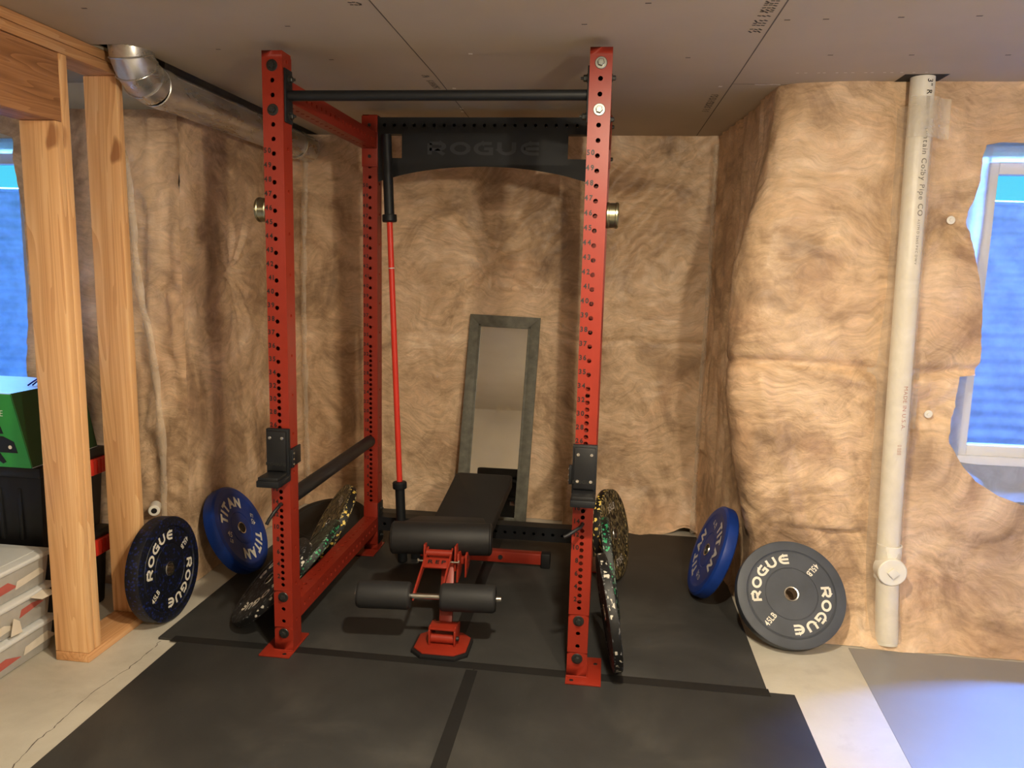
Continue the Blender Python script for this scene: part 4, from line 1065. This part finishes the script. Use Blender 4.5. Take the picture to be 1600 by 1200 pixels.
# ================================================================== PLATES
def plate_rot(az, el, spin=0):
    az, el = math.radians(az), math.radians(el)
    n = Vector((math.cos(el)*math.cos(az), math.cos(el)*math.sin(az), math.sin(el)))
    up = (Vector((0, 0, 1))-n*n.z).normalized(); x = up.cross(n)
    m = Matrix((x, up, n)).transposed()
    return m @ Matrix.Rotation(math.radians(spin), 3, 'Z')
def plate(kind, label, c, az, el, T, body, text=None, spin=0, rimmat=None, group='bumper plates leaning around the rack', ink='white_ink', R0=8.86):
    t = thing('bumper_plate', label, 'weight plate', c, group, plate_rot(az, el, spin))
    h = T/2; mb = MB()
    if kind == 'titan':
        prof = [(1.05, h-.15), (3.2, h-.15), (3.3, h-.22), (3.42, h-.12), (6.9, h-.12), (7.05, h-.05), (7.35, h), (7.6, h), (8.35, h-.05), (R0-.08, h-.35), (R0, h-.6)]
    elif kind == 'thick':
        prof = [(1.05, h-.1), (4.15, h-.1), (4.2, h-.18), (4.3, h-.18), (4.35, h-.1), (6.95, h-.1), (7.02, h-.2), (7.12, h-.2), (7.3, h), (8.45, h), (R0-.06, h-.08), (R0, h-.25)]
    else:
        prof = [(1.05, h-.12), (2.4, h-.12), (2.5, h-.02), (7.2, h-.12), (7.4, h), (8.5, h), (R0-.05, h-.1), (R0, h-.3)]
    prof = prof+[(r, -z) for r, z in prof[::-1]]
    mb.lathe(prof, 96); bd = build('plate_body', mb, M[body], t, local=True, smooth=28)
    if rimmat:
        mb = MB(); q = h-.32; mb.lathe([(R0+.015, q), (R0+.03, q-.1), (R0+.03, -q+.1), (R0+.015, -q), (R0-.1, -q), (R0-.1, q)], 96); build('tread_band', mb, M[rimmat], t, local=True, smooth=28)
    mb = MB(); mb.lathe([(1.0, h-.02), (1.2, h+.02), (1.26, h-.08), (1.26, -h+.08), (1.2, -h-.02), (1.0, -h+.02)], 40); build('hub_ring', mb, M['steel'], t, local=True)
    def word(fn, face):
        mb = MB(); fn(mb)
        if face < 0:
            for v_ in mb.bm.verts: v_.co = Vector((-v_.co.x, v_.co.y, -v_.co.z))
        build('lettering', mb, M[ink], bd, local=True, recalc=False, smooth=0)
    z = h-.06
    for face in ((1, -1) if kind == 'fleck' and text else (1,)):
        if text == 'ROGUE':
            for a in (140, -40): word(lambda mb: arc_text(mb, 'ROGUE', 4.95, a, 1.55, 0, 1.12, .24, True, z=z), face)
            if kind != 'fleck':
                for a in (228, 46):
                    rr = math.radians(a); d_ = Vector((math.cos(rr), math.sin(rr), 0)); xx = -d_; yy = Vector((-xx.y, xx.x, 0))
                    word(lambda mb: put_text(mb, '45LB', fr(d_*5.65-yy*.45+Vector((0, 0, z)), xx, yy), 1.4, .02, .78, .1, 'C', thick=0), face)
        elif text == 'TITAN':
            for a in (124, -56): word(lambda mb: arc_text(mb, 'TITAN', 4.5, a, 2.7, .055, 1.0, .13, z=z), face)
            for a in (204, 24):
                rr = math.radians(a); d_ = Vector((math.cos(rr), math.sin(rr), 0)); flip = 1 if a == 204 else -1
                xx = Vector((math.cos(math.radians(-20)), math.sin(math.radians(-20)), 0))*flip; yy = Vector((-xx.y, xx.x, 0))
                word(lambda mb: (put_text(mb, '45', fr(d_*5.3+yy*.15+Vector((0, 0, z)), xx, yy), 1.6, .01, .85, .08, 'C', thick=0),
                                 put_text(mb, 'LB', fr(d_*5.3-yy*1.0+xx*.5+Vector((0, 0, z)), xx, yy), 1.1, .01, .85, .08, 'C', thick=0)), face)
        elif text == '35':
            for a in (90, -90): word(lambda mb: arc_text(mb, '35LB', 4.9, a, 2.0, .01, .9, .2, z=z), face)
    return t
plate('thick', 'navy speckled weight plate with white lettering, leaning by the wooden studs', (-25.1, 8.4, 8.58), -0.5, 4.0, 2.5, 'navy', 'ROGUE', spin=-15)
plate('titan', 'bright blue weight plate leaning on the left insulated wall', (-22.4, 28.9, 8.45), 3, 27, 2.6, 'blue', 'TITAN', spin=-24)
plate('titan', 'bright blue weight plate leaning in the right alcove corner, seen nearly edge-on', (70.0, 34.2, 8.75), 183, 20, 2.5, 'blue', 'TITAN', spin=-95, ink='grey_ink')
plate('thick', 'charcoal black weight plate with cream lettering, leaning below the drain pipe wall', (80.7, 18.9, 7.75), -88.6, 33, 2.5, 'charcoal', 'ROGUE', spin=2)
plate('fleck', 'thin black grey-flecked plate behind the left front upright, bottom sticking out left', (-6.7, 10.6, 6.85), 201, 45, 1.5, 'fl_gry', 'ROGUE', spin=15, rimmat='fl_gryrim')
plate('fleck', 'yellow-flecked black plate leaning on the left lower rail by the rear upright', (-5.75, 35.9, 8.25), 203, 31, 1.8, 'fl_yel', '35', rimmat='fl_yelrim', ink='grey_ink')
plate('fleck', 'green-flecked black plate squeezed against the left lower rail', (-4.95, 20.6, 7.15), 192, 43, 1.4, 'fl_grn', None, rimmat='fl_grnrim')
plate('fleck', 'plain black plate propped on the floor behind the left lower rail', (-12.4, 52, 3.1), -95, 75, 1.6, 'plain_rub', None)
plate('fleck', 'yellow-flecked black plate outside the right lower rail, farther back', (51.0, 39.9, 8.95), -17, 12, 1.8, 'fl_yel', '35', rimmat='fl_yelrim', ink='grey_ink')
plate('fleck', 'green-flecked black plate between the two others outside the right lower rail', (50.7, 22.2, 8.95), 2, 9, 1.6, 'fl_grn', None, rimmat='fl_grnrim')
plate('fleck', 'grey-flecked black plate tilted beside the right front upright foot', (50.5, 4.4, 9.0), 7, 9, 1.5, 'fl_gry', None, rimmat='fl_gryrim')

# ================================================================== STORAGE CORNER
random.seed(3)
for k, (z0, lab) in enumerate(((-.38, 'bottom one of the three low clear totes at the far left'), (5.05, 'middle one of the three low clear totes, papers pressed inside'), (10.45, 'top one of the three low clear totes, broad white lid in view'))):
    t = thing('storage_tote', lab, 'storage tote', (-49, -19, z0), 'low clear totes')
    mb = MB(); mb.box(-61.2, -37.2, -35.2, -3.8, z0+.02, z0+4.6, .4, taper=lambda q: (q[0]+(.5 if q[0] > -50 else -.5), q[1]+(.4 if q[1] > -20 else -.4), q[2])); build('tote_body', mb, M['clear_tote'], t)
    mb = MB(); mb.box(-62.2, -36.3, -36.2, -2.9, z0+4.5, z0+5.35, .3); mb.box(-60.5, -38.0, -34.5, -4.6, z0+5.3, z0+5.4); build('tote_lid', mb, M['lid'], t)
    mb = MB(); rr = MB()
    for q in range(4):
        y = -33+q*7.2+random.random()*2; zz = z0+.8+random.random()*1.6
        tgt = rr if (q+k) % 2 == 0 else mb
        tgt.prism([(-36.98+.02*q, y, zz), (-36.98+.02*q, y+5+random.random()*3, zz+random.random()), (-36.9+.02*q, y+5, zz+1.6), (-36.9+.02*q, y+.4, zz+1.2)], (.03, 0, 0))
    build_each('paper', mb, M['paper'], t, smooth=0); build_each('paper', rr, M['redpaper'], t, smooth=0)
for nm, pts, lab in (('paper_scrap', [(-36.2, -8.5, 9.9), (-34.6, -8.0, 9.6), (-34.2, -6.2, 9.7), (-35.4, -5.2, 9.9), (-36.2, -6, 10.1)], 'torn white paper flap sticking out above the middle tote'), ('paper_scrap', [(-36.25, -12.6, 5.6), (-36.05, -10.6, 5.5), (-36.0, -11.0, 7.4), (-36.1, -12.0, 8.2)], 'torn white paper flap hanging over the bottom tote side')):
    mb = MB(); mb.prism(pts, (.03, 0, .05)); tag(build('paper_scrap', mb, M['paper'], smooth=0), lab, 'paper', 'paper scraps')
for k, (z0, lab) in enumerate(((-.38, 'lower black storage tote with red latches behind the studs'), (14.0, 'upper black storage tote with red latches carrying the green box'))):
    t = thing('storage_tote', lab, 'storage tote', (-50, 6, z0), 'black totes with red latches')
    mb = MB(); mb.box(-61.5, -39.6, -1.0, 13.0, z0+.02, z0+12.6, .5, taper=lambda q: (q[0]+(.8 if q[0] > -50 else -.8), q[1]+(.5 if q[1] > 5 else -.5), q[2])); build('tote_body', mb, M['dark'], t)
    mb = MB()
    for q in range(6): mb.box(-60+q*3.4, -59.4+q*3.4, -1.6, -1.0, z0+2, z0+10.5, .1)
    build_each('body_rib', mb, M['dark'], t)
    mb = MB(); mb.box(-62.8, -38.4, -2.2, 14.2, z0+12.4, z0+14.2, .5); build('tote_lid', mb, M['dark'], t)
    mb = MB(); mb.box(-38.9, -38.0, 9.2, 13.6, z0+9.8, z0+12.6, .15)
    for q in range(4): mb.box(-38.1, -37.85, 9.6+q*1.0, 10.0+q*1.0, z0+10, z0+12.4)
    build('latch', mb, M['red_latch'], t)
# printed green box
t = thing('console_box', 'green printed game console box on the upper black tote', 'box', (-50, 5, 28.3))
BT = 40.0
def bx(x, y, z): 
    f = (z-28.25)/(BT-28.25); return (x-2.3*f if x > -50 else x+1.0*f, y-.6*f if y < 5 else y, z)
v8 = [bx(x, y, z) for z in (28.25, BT) for (x, y) in ((-62, -2.6), (-39.2, -2.6), (-39.2, 12.6), (-62, 12.6))]
for nm, fs, m_ in (('box_front', ((0, 1, 5, 4),), 'boxgreen'), ('box_side', ((1, 2, 6, 5), (3, 0, 4, 7), (2, 3, 7, 6)), 'boxdark'), ('box_top', ((4, 5, 6, 7), (3, 2, 1, 0)), 'boxtop')):
    mb = MB()
    for f in fs:
        P = [Vector(v8[i]) for i in f]; n = (P[1]-P[0]).cross(P[2]-P[0]).normalized(); mb.prism(P, -n*.12)
    build(nm, mb, M[m_], t, smooth=0)
F0 = Vector(bx(-62, -2.6, 28.25)); 
def onf(x, z): p = Vector(bx(x, -2.6, z)); return p+Vector((0, -.03, 0))
mb = MB(); up = (onf(-50, 39)-onf(-50, 29)).normalized()
put_text(mb, 'XBOX ONE', fr(onf(-41.6, 36.4)+Vector((.0, -.01, 0)), (1, 0, 0), up), 1.35, 0, .95, .12, 'R', thick=.01); build('box_lettering', mb, M['white_ink'], t, recalc=False, smooth=0)
mb = MB()
mb.prism([onf(-58, 33.6), onf(-42.4, 33.6), onf(-42.6, 35.2), onf(-58, 35.2)], (0, -.03, 0))
mb.prism([onf(-58, 30.6), onf(-40.9, 30.6), onf(-41.0, 32.4), onf(-42.6, 33.2), onf(-58, 33.2)], (0, -.03, 0))
mb.prism([onf(-48, 29.6), onf(-45.2, 29.9), onf(-43.9, 28.8), onf(-43.3, 29.1), onf(-44.3, 31.3), onf(-46, 31.6), onf(-48, 31.2)], (0, -.06, 0))
build_each('box_artwork', mb, M['ink'], t, smooth=0)
mb = MB()
for x, z in ((-43.4, 34.6), (-41.9, 31.5)):
    mb.lathe([(0, .06), (.3, .06), (.3, 0)], 16, onf(x, z), (0, -1, 0), closed=False)
build_each('box_artwork', mb, M['white_ink'], t)
mb = MB(); mb.tube([(-44.5, 4, 40.1), (-43.4, 4.2, 40.9), (-42.6, 4.6, 41.5), (-41.8, 5, 41.5), (-41.2, 5.3, 40.8), (-41.6, 5.4, 40.15)], .12, 8); mb.tube([(-44, 4.4, 40.1), (-43, 4.8, 41.0), (-42.2, 5.2, 41.2), (-41.8, 5.8, 40.15)], .12, 8)
tag(build('cable_loop', mb, M['cable'], origin=(-43, 4.5, 40)), 'small dark blue cable loop lying on the green box', 'cable')
